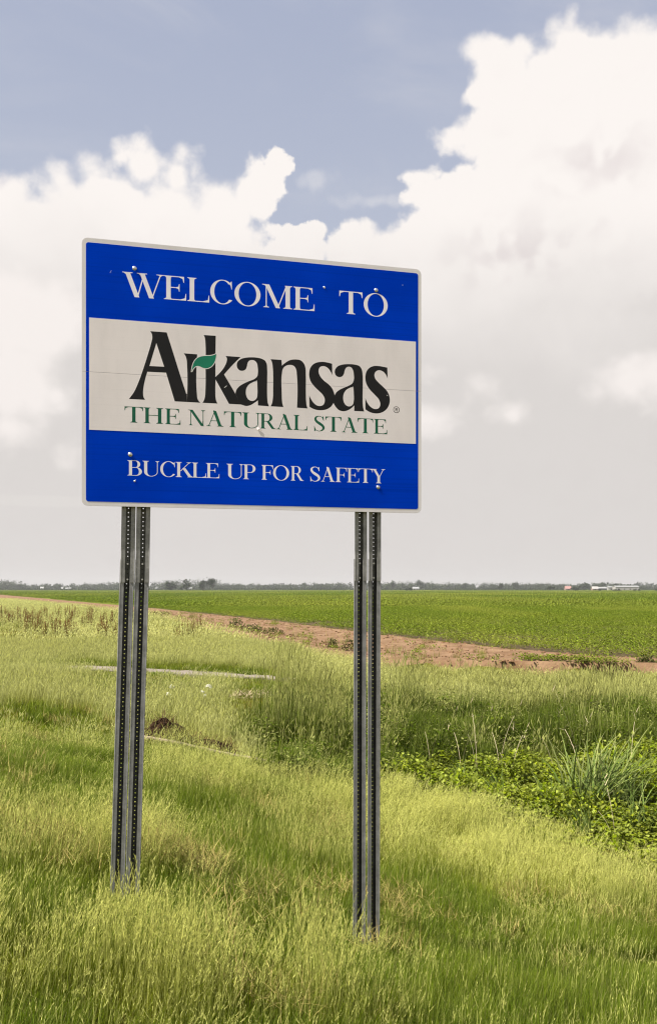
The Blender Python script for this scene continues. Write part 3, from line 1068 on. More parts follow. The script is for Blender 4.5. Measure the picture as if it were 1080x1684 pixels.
# perforated U-channel posts
def steel_mat(name, col, metal=0.35, rough=0.5):
    m, t, out = new_mat(name)
    P = coords(t)
    st = t.noise(t.v('MULTIPLY', P, (90.0, 90.0, 2.0)), 1.0, 5, 0.6)
    bl = t.noise(P, 14.0, 6, 0.65)
    sp = t.noise(P, 90.0, 3, 0.6)
    c = t.mix(t.step(bl, 0.32, 0.7), tuple(x * 0.75 for x in col), tuple(min(1, x * 1.2) for x in col))
    c = t.mix(t.m('MULTIPLY', t.step(st, 0.5, 0.75), 0.55), c, tuple(x * 0.55 for x in col))
    c = t.mix(t.m('MULTIPLY', t.step(sp, 0.62, 0.72), 0.5), c, tuple(min(1, x * 1.9) for x in col))
    principled(t, out, c, rough, metal, 0.4, bl, 0.25, 0.003)
    return m


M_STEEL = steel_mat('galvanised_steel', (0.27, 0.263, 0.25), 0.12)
M_STEEL_IN = steel_mat('recess_shade_steel', (0.15, 0.147, 0.128), 0.1, 0.7)  # web and walls: shade of the channel recess put into a darker steel colour
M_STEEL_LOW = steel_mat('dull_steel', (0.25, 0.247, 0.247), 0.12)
M_STEEL_LOW_IN = steel_mat('recess_shade_steel_low', (0.062, 0.061, 0.055), 0.1, 0.75)  # lower web and walls, recess shade painted in as a deeper tone


def channel(name, z0, z1, xc, y0, lean, mats, parent, width=0.095, pitch=0.0305, hr=0.0043):
    """one U-channel post with a hole every pitch in its web; local panel frame, lean = dx per metre going down"""
    hw = width / 2
    fl = 0.030                       # flange
    wb = 0.0125                      # half web
    dp = 0.036                       # depth
    th = 0.0034
    v, f, mi = [], [], []

    def prism(pts, m, z0=z0, z1=z1):
        b = len(v)
        n = len(pts)
        for z in (z0, z1):
            for p in pts:
                v.append((p[0], p[1], z))
        for i in range(n):
            f.append((b + i, b + (i + 1) % n, b + n + (i + 1) % n, b + n + i)); mi.append(m)
        f.append(tuple(b + i for i in range(n))[::-1]); mi.append(m)
        f.append(tuple(b + n + i for i in range(n))); mi.append(m)
    xi = hw - fl
    for s in (-1, 1):
        fla = [(s * hw, 0.001), (s * (hw - 0.004), -0.0014), (s * (hw - 0.009), 0.0), (s * xi, 0.0), (s * xi, th), (s * (hw - 0.002), th + 0.0005)]
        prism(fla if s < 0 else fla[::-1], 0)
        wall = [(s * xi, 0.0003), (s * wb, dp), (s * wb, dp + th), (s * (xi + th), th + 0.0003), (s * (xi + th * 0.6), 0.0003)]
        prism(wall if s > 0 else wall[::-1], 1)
    # perforated web
    nh = int((z1 - z0) / pitch)
    zz = z1 - nh * pitch
    if zz - z0 > 1e-4:
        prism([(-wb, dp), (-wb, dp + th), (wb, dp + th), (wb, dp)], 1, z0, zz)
    for i in range(nh):
        za, zb = zz + i * pitch, zz + (i + 1) * pitch
        zm = (za + zb) / 2
        b = len(v)
        sq = [(wb, 0), (wb, 1), (0, 1), (-wb, 1), (-wb, 0), (-wb, -1), (0, -1), (wb, -1)]
        for yy in (dp, dp + th):
            for k in range(8):
                v.append((sq[k][0], yy, zm + sq[k][1] * pitch / 2))
            for k in range(8):
                a = math.pi / 4 * k
                v.append((hr * math.cos(a), yy, zm + hr * math.sin(a)))
        for k in range(8):
            k2 = (k + 1) % 8
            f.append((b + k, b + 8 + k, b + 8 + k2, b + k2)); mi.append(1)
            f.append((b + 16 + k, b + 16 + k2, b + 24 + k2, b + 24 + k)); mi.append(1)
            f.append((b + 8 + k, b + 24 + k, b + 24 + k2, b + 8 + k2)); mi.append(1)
    v = [(p[0] + xc - lean * (z1 - p[2]), p[1] + y0, p[2]) for p in v]
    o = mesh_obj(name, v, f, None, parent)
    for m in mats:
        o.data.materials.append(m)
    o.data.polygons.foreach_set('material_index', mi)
    return o


def nut(x, y, z, parent, r=0.007):
    b = MB()
    b.tube([(x, y, z), (x, y - 0.007, z)], [r, r], 6)
    b.build('splice_bolt', M_BOLT, parent)


Z_B = BL.z
for (uc, half, lean_u, lean_l, zs, base) in ((224.8, 0.0502, 0.016, 0.0295, 958.0, -2.25), (607.8, 0.0540, 0.000, 0.0025, 955.0, -2.8)):
    xm = bd(uc, 838)[0]
    pos_w = Matrix.Rotation(SROT, 3, 'Z') @ Vector((xm, 0, 0)) + BL
    zspl = (968 - zs) / F * pos_w.y + EYE - Z_B
    zbot = base + EYE - Z_B - 0.35
    top = BH - 0.05
    for s in (-1, 1):
        xc = xm + s * half
        xtop = xc + lean_u * top
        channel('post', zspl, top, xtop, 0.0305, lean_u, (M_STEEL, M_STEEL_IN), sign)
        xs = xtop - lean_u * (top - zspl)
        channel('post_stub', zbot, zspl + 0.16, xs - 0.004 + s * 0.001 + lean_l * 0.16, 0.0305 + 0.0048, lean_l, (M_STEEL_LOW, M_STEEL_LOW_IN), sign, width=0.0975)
        for dz in (0.022, 0.13):
            nut(xs + lean_u * dz, 0.0305 + 0.0355, zspl + dz, sign)
for z in (0.22, BH - 0.22):
    pass

# ------------------------------------------------------------------ plants: meshes that get scattered


def plant_mat(name, cols, dry_col, tip_col, trans=0.35, rough=0.6):
    """leaf colour: per-plant variation, dryness carried by the scattered plant, straw-coloured tips"""
    m, t, out = new_mat(name)
    P = gpos(t)
    oi = t.n.new('ShaderNodeObjectInfo').outputs['Random']
    at = t.n.new('ShaderNodeAttribute')
    at.attribute_type = 'INSTANCER'
    at.attribute_name = 'dry'
    dry = at.outputs['Fac']
    tp = t.n.new('ShaderNodeAttribute')
    tp.attribute_name = 'tip'
    tip = tp.outputs['Fac']
    va = t.n.new('ShaderNodeAttribute')
    va.attribute_name = 'var'
    var = va.outputs['Fac']
    n = t.noise(P, 30.0, 3, 0.6)
    c = t.mix(oi, cols[0], cols[1])
    c = t.mix(t.step(n, 0.35, 0.7), c, cols[2])
    c = t.mix(dry, c, dry_col)
    c = t.mix(tip, c, tip_col)
    c = t.mix(1.0, c, t.rng(var, 0.0, 1.0, 0.42, 1.30), 'MULTIPLY')
    d = t.n.new('ShaderNodeBsdfDiffuse')
    t.put(d.inputs['Color'], c)
    tr = t.n.new('ShaderNodeBsdfTranslucent')
    t.put(tr.inputs['Color'], c)
    mx = t.n.new('ShaderNodeMixShader')
    mx.inputs[0].default_value = trans
    t.l.new(d.outputs[0], mx.inputs[1])
    t.l.new(tr.outputs[0], mx.inputs[2])
    gl = t.n.new('ShaderNodeBsdfGlossy')
    gl.inputs['Roughness'].default_value = rough
    mx2 = t.n.new('ShaderNodeMixShader')
    mx2.inputs[0].default_value = 0.004
    t.l.new(mx.outputs[0], mx2.inputs[1])
    t.l.new(gl.outputs[0], mx2.inputs[2])
    t.l.new(mx2.outputs[0], out.inputs['Surface'])
    return m


M_GRASS = plant_mat('verge_grass', ((0.085, 0.150, 0.003), (0.17, 0.225, 0.004), (0.050, 0.100, 0.002)), (0.38, 0.385, 0.03), (0.68, 0.67, 0.20))
M_PALE = plant_mat('pale_meadow_grass', ((0.18, 0.23, 0.015), (0.30, 0.33, 0.03), (0.11, 0.15, 0.008)), (0.60, 0.57, 0.20), (0.70, 0.70, 0.28))
M_TALL = plant_mat('tall_grass_leaf', ((0.075, 0.125, 0.006), (0.15, 0.195, 0.010), (0.045, 0.080, 0.005)), (0.40, 0.36, 0.08), (0.50, 0.50, 0.17))
M_VINE = plant_mat('vine_leaf', ((0.20, 0.27, 0.005), (0.35, 0.39, 0.008), (0.085, 0.15, 0.003)), (0.26, 0.22, 0.06), (0.3, 0.34, 0.08), 0.3)
M_CROP = plant_mat('crop_leaf', ((0.095, 0.150, 0.004), (0.17, 0.22, 0.008), (0.058, 0.100, 0.003)), (0.25, 0.265, 0.035), (0.24, 0.29, 0.04), 0.25)
M_REED = plant_mat('pale_blade', ((0.12, 0.185, 0.035), (0.20, 0.26, 0.06), (0.09, 0.15, 0.03)), (0.42, 0.37, 0.20), (0.42, 0.43, 0.16), 0.35)
M_DOCK = plant_mat('red_weed', ((0.16, 0.13, 0.025), (0.19, 0.17, 0.035), (0.11, 0.12, 0.02)), (0.24, 0.19, 0.05), (0.22, 0.115, 0.04), 0.2)
M_STRAW = plant_mat('dry_straw', ((0.46, 0.37, 0.22), (0.55, 0.46, 0.30), (0.38, 0.29, 0.17)), (0.42, 0.33, 0.2), (0.55, 0.46, 0.30), 0.15)


class Plant:
    def __init__(s):
        s.v, s.f, s.tip, s.var = [], [], [], []

    def blade(s, base, az, length, width, lean, droop, seg=4, tipc=0.0, basec=0.0, taper=True):
        """one arching blade: az where it leans, lean angle at the base, droop added along it"""
        p = np.array(base, float)
        a = lean
        dirh = np.array([math.cos(az), math.sin(az), 0])
        tw = az + math.pi / 2 + random.uniform(-0.7, 0.7)
        side = np.array([math.cos(tw), math.sin(tw), 0])
        b = len(s.v)
        for i in range(seg + 1):
            q = i / seg
            w = width * (1 - q ** 1.6 if taper else 1.0) * 0.5
            c = basec + (tipc - basec) * q
            if i == seg and taper:
                s.v.append(tuple(p)); s.tip.append(c)
            else:
                s.v.append(tuple(p - side * w)); s.tip.append(c)
                s.v.append(tuple(p + side * w)); s.tip.append(c)
            p = p + (dirh * math.sin(a) + np.array([0, 0, math.cos(a)])) * (length / seg)
            a += droop / seg
        for i in range(seg - 1 if taper else seg):
            k = b + 2 * i
            s.f.append((k, k + 1, k + 3, k + 2))
        if taper:
            k = b + 2 * (seg - 1)
            s.f.append((k, k + 1, k + 2))
        return p

    def seed(s, p, az, lean, length, width, c=1.0):
        d = np.array([math.cos(az) * math.sin(lean), math.sin(az) * math.sin(lean), math.cos(lean)])
        for k in range(2):
            tw = az + k * math.pi / 2 + 0.4
            sd = np.array([math.cos(tw), math.sin(tw), 0])
            b = len(s.v)
            for q, w in ((0, 0.15), (0.3, 1.0), (0.7, 0.7), (1.0, 0.0)):
                pt = np.array(p) + d * length * q
                if w == 0:
                    s.v.append(tuple(pt)); s.tip.append(c)
                else:
                    s.v.append(tuple(pt - sd * width * w / 2)); s.tip.append(c)
                    s.v.append(tuple(pt + sd * width * w / 2)); s.tip.append(c)
            s.f += [(b, b + 1, b + 3, b + 2), (b + 2, b + 3, b + 5, b + 4), (b + 4, b + 5, b + 6)]

    def plume(s, p, az, lean, length, n, lw, c=1.0):
        """feathery seed head: short spikelets up both sides of the stalk"""
        d = np.array([math.cos(az) * math.sin(lean), math.sin(az) * math.sin(lean), math.cos(lean)])
        p = np.array(p, float)
        for i in range(n):
            q = i / n
            a = random.uniform(0, 6.283)
            o = np.array([math.cos(a), math.sin(a), 0]) * random.uniform(0.15, 0.5) + d
            o /= np.linalg.norm(o)
            sd = np.array([-math.sin(a), math.cos(a), 0]) * lw * 0.5
            L = length * 0.30 * (1 - 0.5 * q) * random.uniform(0.7, 1.3)
            b = len(s.v)
            p0 = p + d * length * q
            s.v += [tuple(p0), tuple(p0 + o * L * 0.5 + sd), tuple(p0 + o * L), tuple(p0 + o * L * 0.5 - sd)]
            s.tip += [c] * 4
            s.f.append((b, b + 1, b + 2, b + 3))

    def leaf(s, p, az, tilt, L, W, c=0.0):
        """broad pointed leaf folded along its midrib"""
        d = np.array([math.cos(az) * math.cos(tilt), math.sin(az) * math.cos(tilt), math.sin(tilt)])
        sd = np.array([-math.sin(az), math.cos(az), 0])
        up = np.cross(d, sd)
        p = np.array(p, float)
        b = len(s.v)
        for q in (p, p + d * L * 0.35 + sd * W / 2 - up * W * -0.12, p + d * L * 0.5, p + d * L * 0.35 - sd * W / 2 - up * W * -0.12, p + d * L - up * W * 0.1):
            s.v.append(tuple(q)); s.tip.append(c)
        s.f += [(b, b + 1, b + 2), (b, b + 2, b + 3), (b + 2, b + 1, b + 4), (b + 2, b + 4, b + 3)]

    def build(s, name, mat, link=False, parent=None):
        o = mesh_obj(name, s.v, s.f, mat, parent, link)
        a = o.data.attributes.new('tip', 'FLOAT', 'POINT')
        a.data.foreach_set('value', np.array(s.tip, np.float32))
        # one random shade per blade, leaf or seed head (each is a connected run of vertices)
        lab = np.arange(len(s.v))
        for f in s.f:
            m_ = min(lab[i] for i in f)
            for i in f:
                lab[i] = m_
        shade = rng.random(len(s.v))[lab]
        a = o.data.attributes.new('var', 'FLOAT', 'POINT')
        a.data.foreach_set('value', shade.astype(np.float32))
        return o


WIND = 0.15     # the breeze comes from the left: everything leans a little to the right


def grass_clump(n, rad, h, w, seeds=0, seg=4, seedh=1.45, plume=0):
    g = Plant()
    for i in range(n):
        r = rad * math.sqrt(random.random()); a = random.uniform(0, 2 * math.pi)
        L = h * random.uniform(0.55, 1.15)
        az = random.gauss(WIND, 1.25)
        g.blade((r * math.cos(a), r * math.sin(a), -0.02), az, L, w * random.uniform(0.6, 1.4), abs(random.gauss(0, 0.2)), random.uniform(0.0, 1.0) ** 2 * 1.7, seg, random.choice((0.0, 0.0, 0.1, 0.35)), random.choice((0.0, 0.0, 0.0, 0.2)))
    for i in range(seeds):
        r = rad * math.sqrt(random.random()); a = random.uniform(0, 2 * math.pi)
        L = h * seedh * random.uniform(0.75, 1.15)
        az = random.gauss(WIND, 1.5); ln = random.uniform(0.0, 0.16); dr = random.uniform(0.05, 0.55)
        e = g.blade((r * math.cos(a), r * math.sin(a), -0.02), az, L, w * 0.45, ln, dr, 4, 0.75, 0.15, False)
        if plume:
            g.plume(e - np.array([0, 0, 0.02]), az, ln + dr, L * random.uniform(0.24, 0.40), plume, w * random.uniform(0.55, 0.9), random.uniform(0.65, 1.0))
        else:
            g.seed(e, az, ln + dr, L * random.uniform(0.2, 0.32), w * random.uniform(0.9, 1.5), random.uniform(0.75, 1.0))
    return g


def scatter(name, pts, rotz, scl, pick, dry, sources, label, tilt=None):
    n = len(pts)
    me = bpy.data.meshes.new(name)
    me.vertices.add(n)
    me.vertices.foreach_set('co', np.asarray(pts, np.float32).ravel())
    rot = np.zeros((n, 3), np.float32)
    rot[:, 2] = rotz
    if tilt is not None:
        rot[:, :2] = tilt
    for nm, ty, arr in (('rot', 'FLOAT_VECTOR', rot), ('scl', 'FLOAT_VECTOR', np.asarray(scl, np.float32))):
        at = me.attributes.new(nm, ty, 'POINT')
        at.data.foreach_set('vector', arr.ravel())
    at = me.attributes.new('pick', 'INT', 'POINT')
    at.data.foreach_set('value', np.asarray(pick, np.int32))
    at = me.attributes.new('dry', 'FLOAT', 'POINT')
    at.data.foreach_set('value', np.asarray(dry, np.float32))
    o = bpy.data.objects.new(name, me)
    COL.objects.link(o)
    cl = bpy.data.collections.new(name + '_plants')
    for i, s in enumerate(sources):
        s.name = '%s_clump_%03d' % (name, i)
        cl.objects.link(s)
    ng = bpy.data.node_groups.new(name + '_scatter', 'GeometryNodeTree')
    ng.interface.new_socket('Geometry', in_out='INPUT', socket_type='NodeSocketGeometry')
    ng.interface.new_socket('Geometry', in_out='OUTPUT', socket_type='NodeSocketGeometry')
    gi = ng.nodes.new('NodeGroupInput'); go = ng.nodes.new('NodeGroupOutput')
    ip = ng.nodes.new('GeometryNodeInstanceOnPoints')
    ci = ng.nodes.new('GeometryNodeCollectionInfo')
    ci.inputs['Collection'].default_value = cl
    ci.inputs['Separate Children'].default_value = True
    ci.inputs['Reset Children'].default_value = True

    def attr(nm, ty):
        a = ng.nodes.new('GeometryNodeInputNamedAttribute')
        a.data_type = ty
        a.inputs['Name'].default_value = nm
        return a.outputs['Attribute']
    e = ng.nodes.new('FunctionNodeEulerToRotation')
    L = ng.links.new
    L(attr('rot', 'FLOAT_VECTOR'), e.inputs[0])
    L(gi.outputs[0], ip.inputs['Points'])
    L(ci.outputs[0], ip.inputs['Instance'])
    ip.inputs['Pick Instance'].default_value = True
    L(attr('pick', 'INT'), ip.inputs['Instance Index'])
    L(e.outputs[0], ip.inputs['Rotation'])
    L(attr('scl', 'FLOAT_VECTOR'), ip.inputs['Scale'])
    L(ip.outputs[0], go.inputs[0])
    md = o.modifiers.new('scatter', 'NODES')
    md.node_group = ng
    tag(o, label, kind='stuff')
    return o


def strew(y0, y1, dens, spread=0.47, pad=2.2):
    """random ground points in the wedge the lens takes in, with a good margin on both sides"""
    half = lambda y: spread * y + pad
    n = int(dens * (half(y0) + half(y1)) * (y1 - y0))
    y = np.sqrt(rng.uniform(y0 ** 2, y1 ** 2, int(n * 1.3)))[:n] if y0 > 0 else rng.uniform(y0, y1, n)
    x = rng.uniform(-1, 1, len(y)) * half(y)
    return x, y


VINE_POLY = [(632, 1250), (700, 1240), (820, 1228), (950, 1228), (1080, 1205), (1500, 1150), (1700, 1530), (1180, 1445), (1080, 1412), (960, 1392), (860, 1352), (760, 1314), (632, 1288)]
BANK_POLY = [(470, 1125), (560, 1102), (760, 1100), (1080, 1108), (1700, 1100), (1700, 1250), (1080, 1290), (880, 1262), (700, 1260), (560, 1262), (480, 1250), (420, 1190)]


def zones(x, y):
    z = height(x, y)
    u, v = to_px(x, y, z)
    return z, u, v


def clear_spots(x, y):
    c_ = np.zeros(np.shape(x), bool)
    for (u, v, li, rx, ry) in ((268, 1216, 0.16, 0.85, 1.1), (335, 1228, 0.12, 0.7, 0.9), (418, 1146, 0.0, 0.7, 1.2)):
        p = px_ground(u, v, li)
        c_ |= ((x - p.x) / rx) ** 2 + ((y - p.y) / ry) ** 2 < 1
    return c_


def keep_off(x, y):
    """open ground: track, field, path"""
    off = (x > edge_x(NEAR_EDGE, y) - 0.9 + 1.2 * (fbm(x * 0.8, y * 0.5, 21) - 0.5)) & (y > 24)
    off |= clear_spots(x, y)
    off |= path_dist(x, y) < 0.45 + 0.3 * (fbm(x * 1.5, y * 1.5, 161) - 0.5)
    return off


vine_of = lambda u, v: in_poly(u, v - 26, VINE_POLY)
bank_of = lambda x, y, u, v: in_poly(u + 130 * (fbm(x * 0.9, y * 0.9, 141) - 0.5), v - 30 + 30 * (fbm(x * 1.3, y * 1.1, 143) - 0.5), BANK_POLY) | ((y > 16.5) & (y < 24.5) & (x > 0.5))

# --- short and seeded verge grass, nearest
src = [grass_clump(96, 0.17, 0.20, 0.0034, 0).build('s', M_GRASS) for i in range(3)]
src += [grass_clump(70, 0.17, 0.20, 0.0034, 8, 4, 1.4, 12).build('s', M_GRASS) for i in range(3)]
src += [grass_clump(52, 0.17, 0.20, 0.0032, 18, 4, 1.45, 14).build('s', M_GRASS) for i in range(3)]
src += [grass_clump(40, 0.15, 0.21, 0.0034, 15, 5, 1.55, 26).build('s', M_GRASS) for i in range(3)]
x, y = strew(2.6, 15.5, 60)
xn, yn = strew(2.6, 7.2, 70)
x, y = np.concatenate([x, xn]), np.concatenate([y, yn])
z, u, v = zones(x, y)
ok = ~vine_of(u, v) & ~bank_of(x, y, u, v)
x, y, z, u, v = (q[ok] for q in (x, y, z, u, v))
seedy = fbm(x * 0.55 + 3, y * 0.42, 31)
patch = fbm(x * 1.6, y * 1.1, 41)
# where the turf is pale and full of seed heads, and where it stays green
PATCHES = ((480, 1650, 0.7, 0.4, 0.36), (250, 1660, 0.4, 0.3, 0.24), (40, 1600, 0.35, 0.4, 0.26), (130, 1640, 0.3, 0.5, -0.22), (620, 1660, 0.3, 0.4, -0.2), (120, 1440, 0.5, 0.35, 0.22), (430, 1540, 0.4, 0.3, 0.18), (760, 1400, 2.0, 1.5, 0.36), (380, 1290, 1.6, 2.0, 0.26), (950, 1440, 1.5, 1.2, 0.26), (640, 1330, 1.6, 1.4, 0.25), (160, 1190, 1.2, 1.4, 0.3),
           (330, 1500, 1.2, 0.45, -0.32), (790, 1600, 1.3, 0.5, -0.30), (130, 1500, 0.8, 0.5, -0.30), (70, 1320, 1.3, 1.0, -0.22), (680, 1500, 0.7, 0.35, -0.30), (820, 1500, 0.7, 0.3, -0.25), (1000, 1640, 0.8, 0.5, -0.15))
pale = np.zeros(len(x))
for (pu, pv, prx, pry, am) in PATCHES:
    pp = px_ground(pu, pv)
    pale += am * np.exp(-((x - pp.x) / prx) ** 2 - ((y - pp.y) / pry) ** 2)
s = seedy + pale + (patch - 0.5) * 0.7
pick = np.where(s > 0.74, 6, np.where(s > 0.54, 3, 0)) + rng.integers(0, 3, len(x))
pick = np.where(rng.random(len(x)) < 0.30, rng.integers(0, 6, len(x)), pick)
pick = np.where((pale > 0.14) & (y < 8.5) & (rng.random(len(x)) < 0.38), rng.integers(9, 12, len(x)), pick)
dry = np.clip((s - 0.60) * 1.1 + rng.normal(0, 0.12, len(x)) + 0.35 * sstep(-x - 0.3 * y, 1.2, 3.0) * (patch > 0.45) * sstep(y, 7, 9), 0, 0.9)
hgt = 0.5 + 0.75 * sstep(fbm(x * 1.9, y * 1.9, 51), 0.25, 0.75) + 0.3 * rng.random(len(x))
for (pu, pv) in ((207, 1465), (607, 1552)):
    pp = px_ground(pu, pv)
    hgt *= 1 - 0.66 * np.exp(-((x - pp.x) / 0.42) ** 2 - ((y - pp.y + 0.40) / 0.62) ** 2)
hgt *= 1 - 0.35 * sstep(-x - 0.16 * y, 0.2, 1.6) * sstep(y, 6.2, 8)
lodw = 1 + 0.5 * sstep(y, 8, 15)
scl = np.stack([lodw * rng.uniform(0.85, 1.2, len(x))] * 2 + [hgt], 1)
scatter('verge_grass', np.stack([x, y, z], 1), rng.normal(0, 0.45, len(x)), scl, pick, dry, src,
        'pale green seeding grass covering the slope round the sign posts')

# --- dead straw lying between the blades
def thatch_clump(n, rad):
    g = Plant()
    for i in range(n):
        r_ = rad * math.sqrt(random.random()); a = random.uniform(0, 6.283)
        g.blade((r_ * math.cos(a), r_ * math.sin(a), random.uniform(0.0, 0.10)), random.uniform(0, 6.283), random.uniform(0.10, 0.26), random.uniform(0.003, 0.006), random.uniform(0.5, 1.5), random.uniform(-0.2, 0.6), 3, random.choice((0.0, 0.5)), 0.0)
    return g


M_THATCH = plant_mat('thatch_straw', ((0.33, 0.265, 0.08), (0.42, 0.36, 0.12), (0.22, 0.165, 0.05)), (0.4, 0.3, 0.12), (0.42, 0.34, 0.14), 0.1)
src = [thatch_clump(44, 0.18).build('s', M_THATCH) for i in range(4)]
tp = []
for (pu, pv, prx, pry, n) in ((340, 1450, 0.45, 0.22, 26), (80, 1390, 0.8, 0.5, 40), (655, 1515, 0.3, 0.2, 10), (500, 1350, 0.6, 0.4, 22), (165, 1190, 0.6, 0.9, 26), (250, 1385, 0.4, 0.3, 12), (930, 1500, 0.5, 0.3, 10), (480, 1668, 0.2, 0.15, 5)):
    pp = px_ground(pu, pv)
    for i in range(n):
        tp.append((pp.x + rng.normal(0, prx), pp.y + rng.normal(0, pry)))
x, y = strew(3.4, 15, 0.9)
tp = np.concatenate([np.array(tp), np.stack([x, y], 1)])
x, y = tp[:, 0], tp[:, 1]
z, u, v = zones(x, y)
ok = ~vine_of(u, v) & ~bank_of(x, y, u, v)
x, y, z = x[ok], y[ok], z[ok]
n = len(x)
scatter('thatch_grass', np.stack([x, y, z + 0.05], 1), rng.uniform(0, 6.28, n), np.stack([rng.uniform(0.7, 1.3, n)] * 2 + [rng.uniform(0.8, 1.5, n)], 1), rng.integers(0, 4, n), np.zeros(n), src,
        'dead straw coloured thatch lying between the green blades')

# --- middle distance: coarser tufts
src = [grass_clump(56, 0.30, 0.22, 0.009, 0, 3).build('s', M_GRASS) for i in range(3)]
src += [grass_clump(40, 0.30, 0.25, 0.008, 22, 3).build('s', M_PALE) for i in range(3)]
x, y = strew(14.5, 36, 17, 0.5, 3)
z, u, v = zones(x, y)
ok = ~vine_of(u, v) & ~(bank_of(x, y, u, v) & (y < 22.5)) & ~keep_off(x, y)
x, y, z = x[ok], y[ok], z[ok]
s = fbm(x * 0.35, y * 0.3, 61) + 0.30 * sstep(y - np.interp(x, PX, PY), 0.5, 3.0) + 0.25 * sstep(y, 22.5, 26) * (x > -1)
pick = np.where(s + rng.normal(0, 0.06, len(x)) > 0.55, 3, 0) + rng.integers(0, 3, len(x))
dry = np.clip((s - 0.46) * 0.95 + rng.normal(0, 0.13, len(x)) + 0.10, 0, 0.9)
hgt = 0.7 + 0.6 * fbm(x * 0.6, y * 0.6, 71) + 0.2 * rng.random(len(x))
hgt *= np.where(path_dist(x, y) < 2.6, np.where(y < np.interp(x, PX, PY), 0.42, 0.9), 1.0)
hgt *= 1 - 0.45 * sstep(y, 23, 25.5) * sstep(x, -3, 0)
pa_, pb_ = px_ground(236, 1207, 0.2), px_ground(482, 1254, 0.2)
tq = np.clip(((x - pa_.x) * (pb_.x - pa_.x) + (y - pa_.y) * (pb_.y - pa_.y)) / ((pb_.x - pa_.x) ** 2 + (pb_.y - pa_.y) ** 2), 0, 1)
dq = np.hypot(x - pa_.x - tq * (pb_.x - pa_.x), y - pa_.y - tq * (pb_.y - pa_.y))
hgt *= 1 - 0.45 * np.exp(-(dq / 0.9) ** 2)
scatter('meadow_grass', np.stack([x, y, z], 1), rng.normal(0, 0.5, len(x)), np.stack([np.ones(len(x)) * 1.1, np.ones(len(x)) * 1.1, hgt], 1), pick, dry, src,
        'pale yellowish grass of the flat verge beyond the sign')

# --- far verge, left of the track
src = [grass_clump(40, 0.75, 0.34, 0.030, 10, 2).build('s', M_PALE) for i in range(4)]
x, y = strew(34, 190, 0.9, 0.5, 4)
ok = ~keep_off(x, y)
x, y = x[ok], y[ok]
z = height(x, y)
s = fbm(x * 0.12, y * 0.08, 81)
scatter('far_grass', np.stack([x, y, z], 1), rng.normal(0, 0.5, len(x)), np.stack([np.ones(len(x)) * (1 + 0.006 * y)] * 2 + [0.55 + 0.35 * rng.random(len(x))], 1), rng.integers(0, 4, len(x)),
        np.clip((s - 0.35) * 1.2 + 0.38 + rng.normal(0, 0.12, len(x)), 0, 0.95), src, 'straw tinted grass between the lane and the dirt track')

# --- tall grass of the far ditch bank
src = [grass_clump(60, 0.30, 0.55, 0.013, 0, 5).build('s', M_TALL) for i in range(3)]
src += [grass_clump(48, 0.28, 0.60, 0.012, 9, 5, 1.2).build('s', M_TALL) for i in range(3)]
x, y = strew(13, 25.5, 22, 0.5, 3)
z, u, v = zones(x, y)
ok = bank_of(x, y, u, v) & ~vine_of(u, v) & ~clear_spots(x, y) & ~((y < 14.5) & (x < 4))
x, y, z = x[ok], y[ok], z[ok]
s = 0.95 * fbm(x * 0.9, y * 0.9, 91) + 0.5 * sstep(y, 20.5, 23.5)
lumpy = fbm(x * 1.1, y * 0.9, 95)
hgt = 0.35 + 1.25 * sstep(lumpy, 0.25, 0.75)
hgt *= 1 - 0.45 * sstep(y, 20.5, 23.5)
pick = np.where(s > 0.55, 3, 0) + rng.integers(0, 3, len(x))
scatter('bank_grass', np.stack([x, y, z], 1), rng.normal(0, 0.6, len(x)), np.stack([np.ones(len(x)) * 1.05] * 2 + [hgt], 1), pick, np.clip((s - 0.68) * 1.0 + rng.normal(0, 0.08, len(x)), 0, 0.7), src,
        'tall dark green grass on the far bank of the ditch')


# --- vines and leafy cover in the ditch
def vine_clump(spread=0.30, tall=0.30, n=80):
    g = Plant()
    for i in range(n):
        r = spread * math.sqrt(random.random()); a = random.uniform(0, 6.283)
        zz = random.uniform(0.03, tall) * (1 - 0.5 * (r / spread) ** 2)
        g.leaf((r * math.cos(a), r * math.sin(a), zz), random.uniform(0, 6.283), random.gauss(0.15, 0.45), random.uniform(0.05, 0.10), random.uniform(0.035, 0.07), random.choice((0, 0, 0.3, 0.6)))
    for i in range(6):
        a = random.uniform(0, 6.283)
        g.blade((0.1 * math.cos(a), 0.1 * math.sin(a), 0), a, 0.34, 0.006, 0.4, 0.5, 3, 0.2)
    return g


src = [vine_clump().build('s', M_VINE) for i in range(4)]
x, y = strew(9, 19, 34, 0.52, 3)
z, u, v = zones(x, y)
ok = vine_of(u, v) & (fbm(x * 1.4, y * 1.4, 101) > 0.30)
x, y, z = x[ok], y[ok], z[ok]
scatter('vine_cover', np.stack([x, y, z], 1), rng.uniform(0, 6.28, len(x)), np.stack([rng.uniform(0.8, 1.3, len(x))] * 2 + [0.5 + 1.6 * sstep(fbm(x * 1.3, y * 1.3, 103), 0.3, 0.8)], 1), rng.integers(0, 4, len(x)),
        np.clip(rng.normal(0.12, 0.12, len(x)), 0, 0.6), src, 'bright green leafy vines filling the bottom of the ditch')


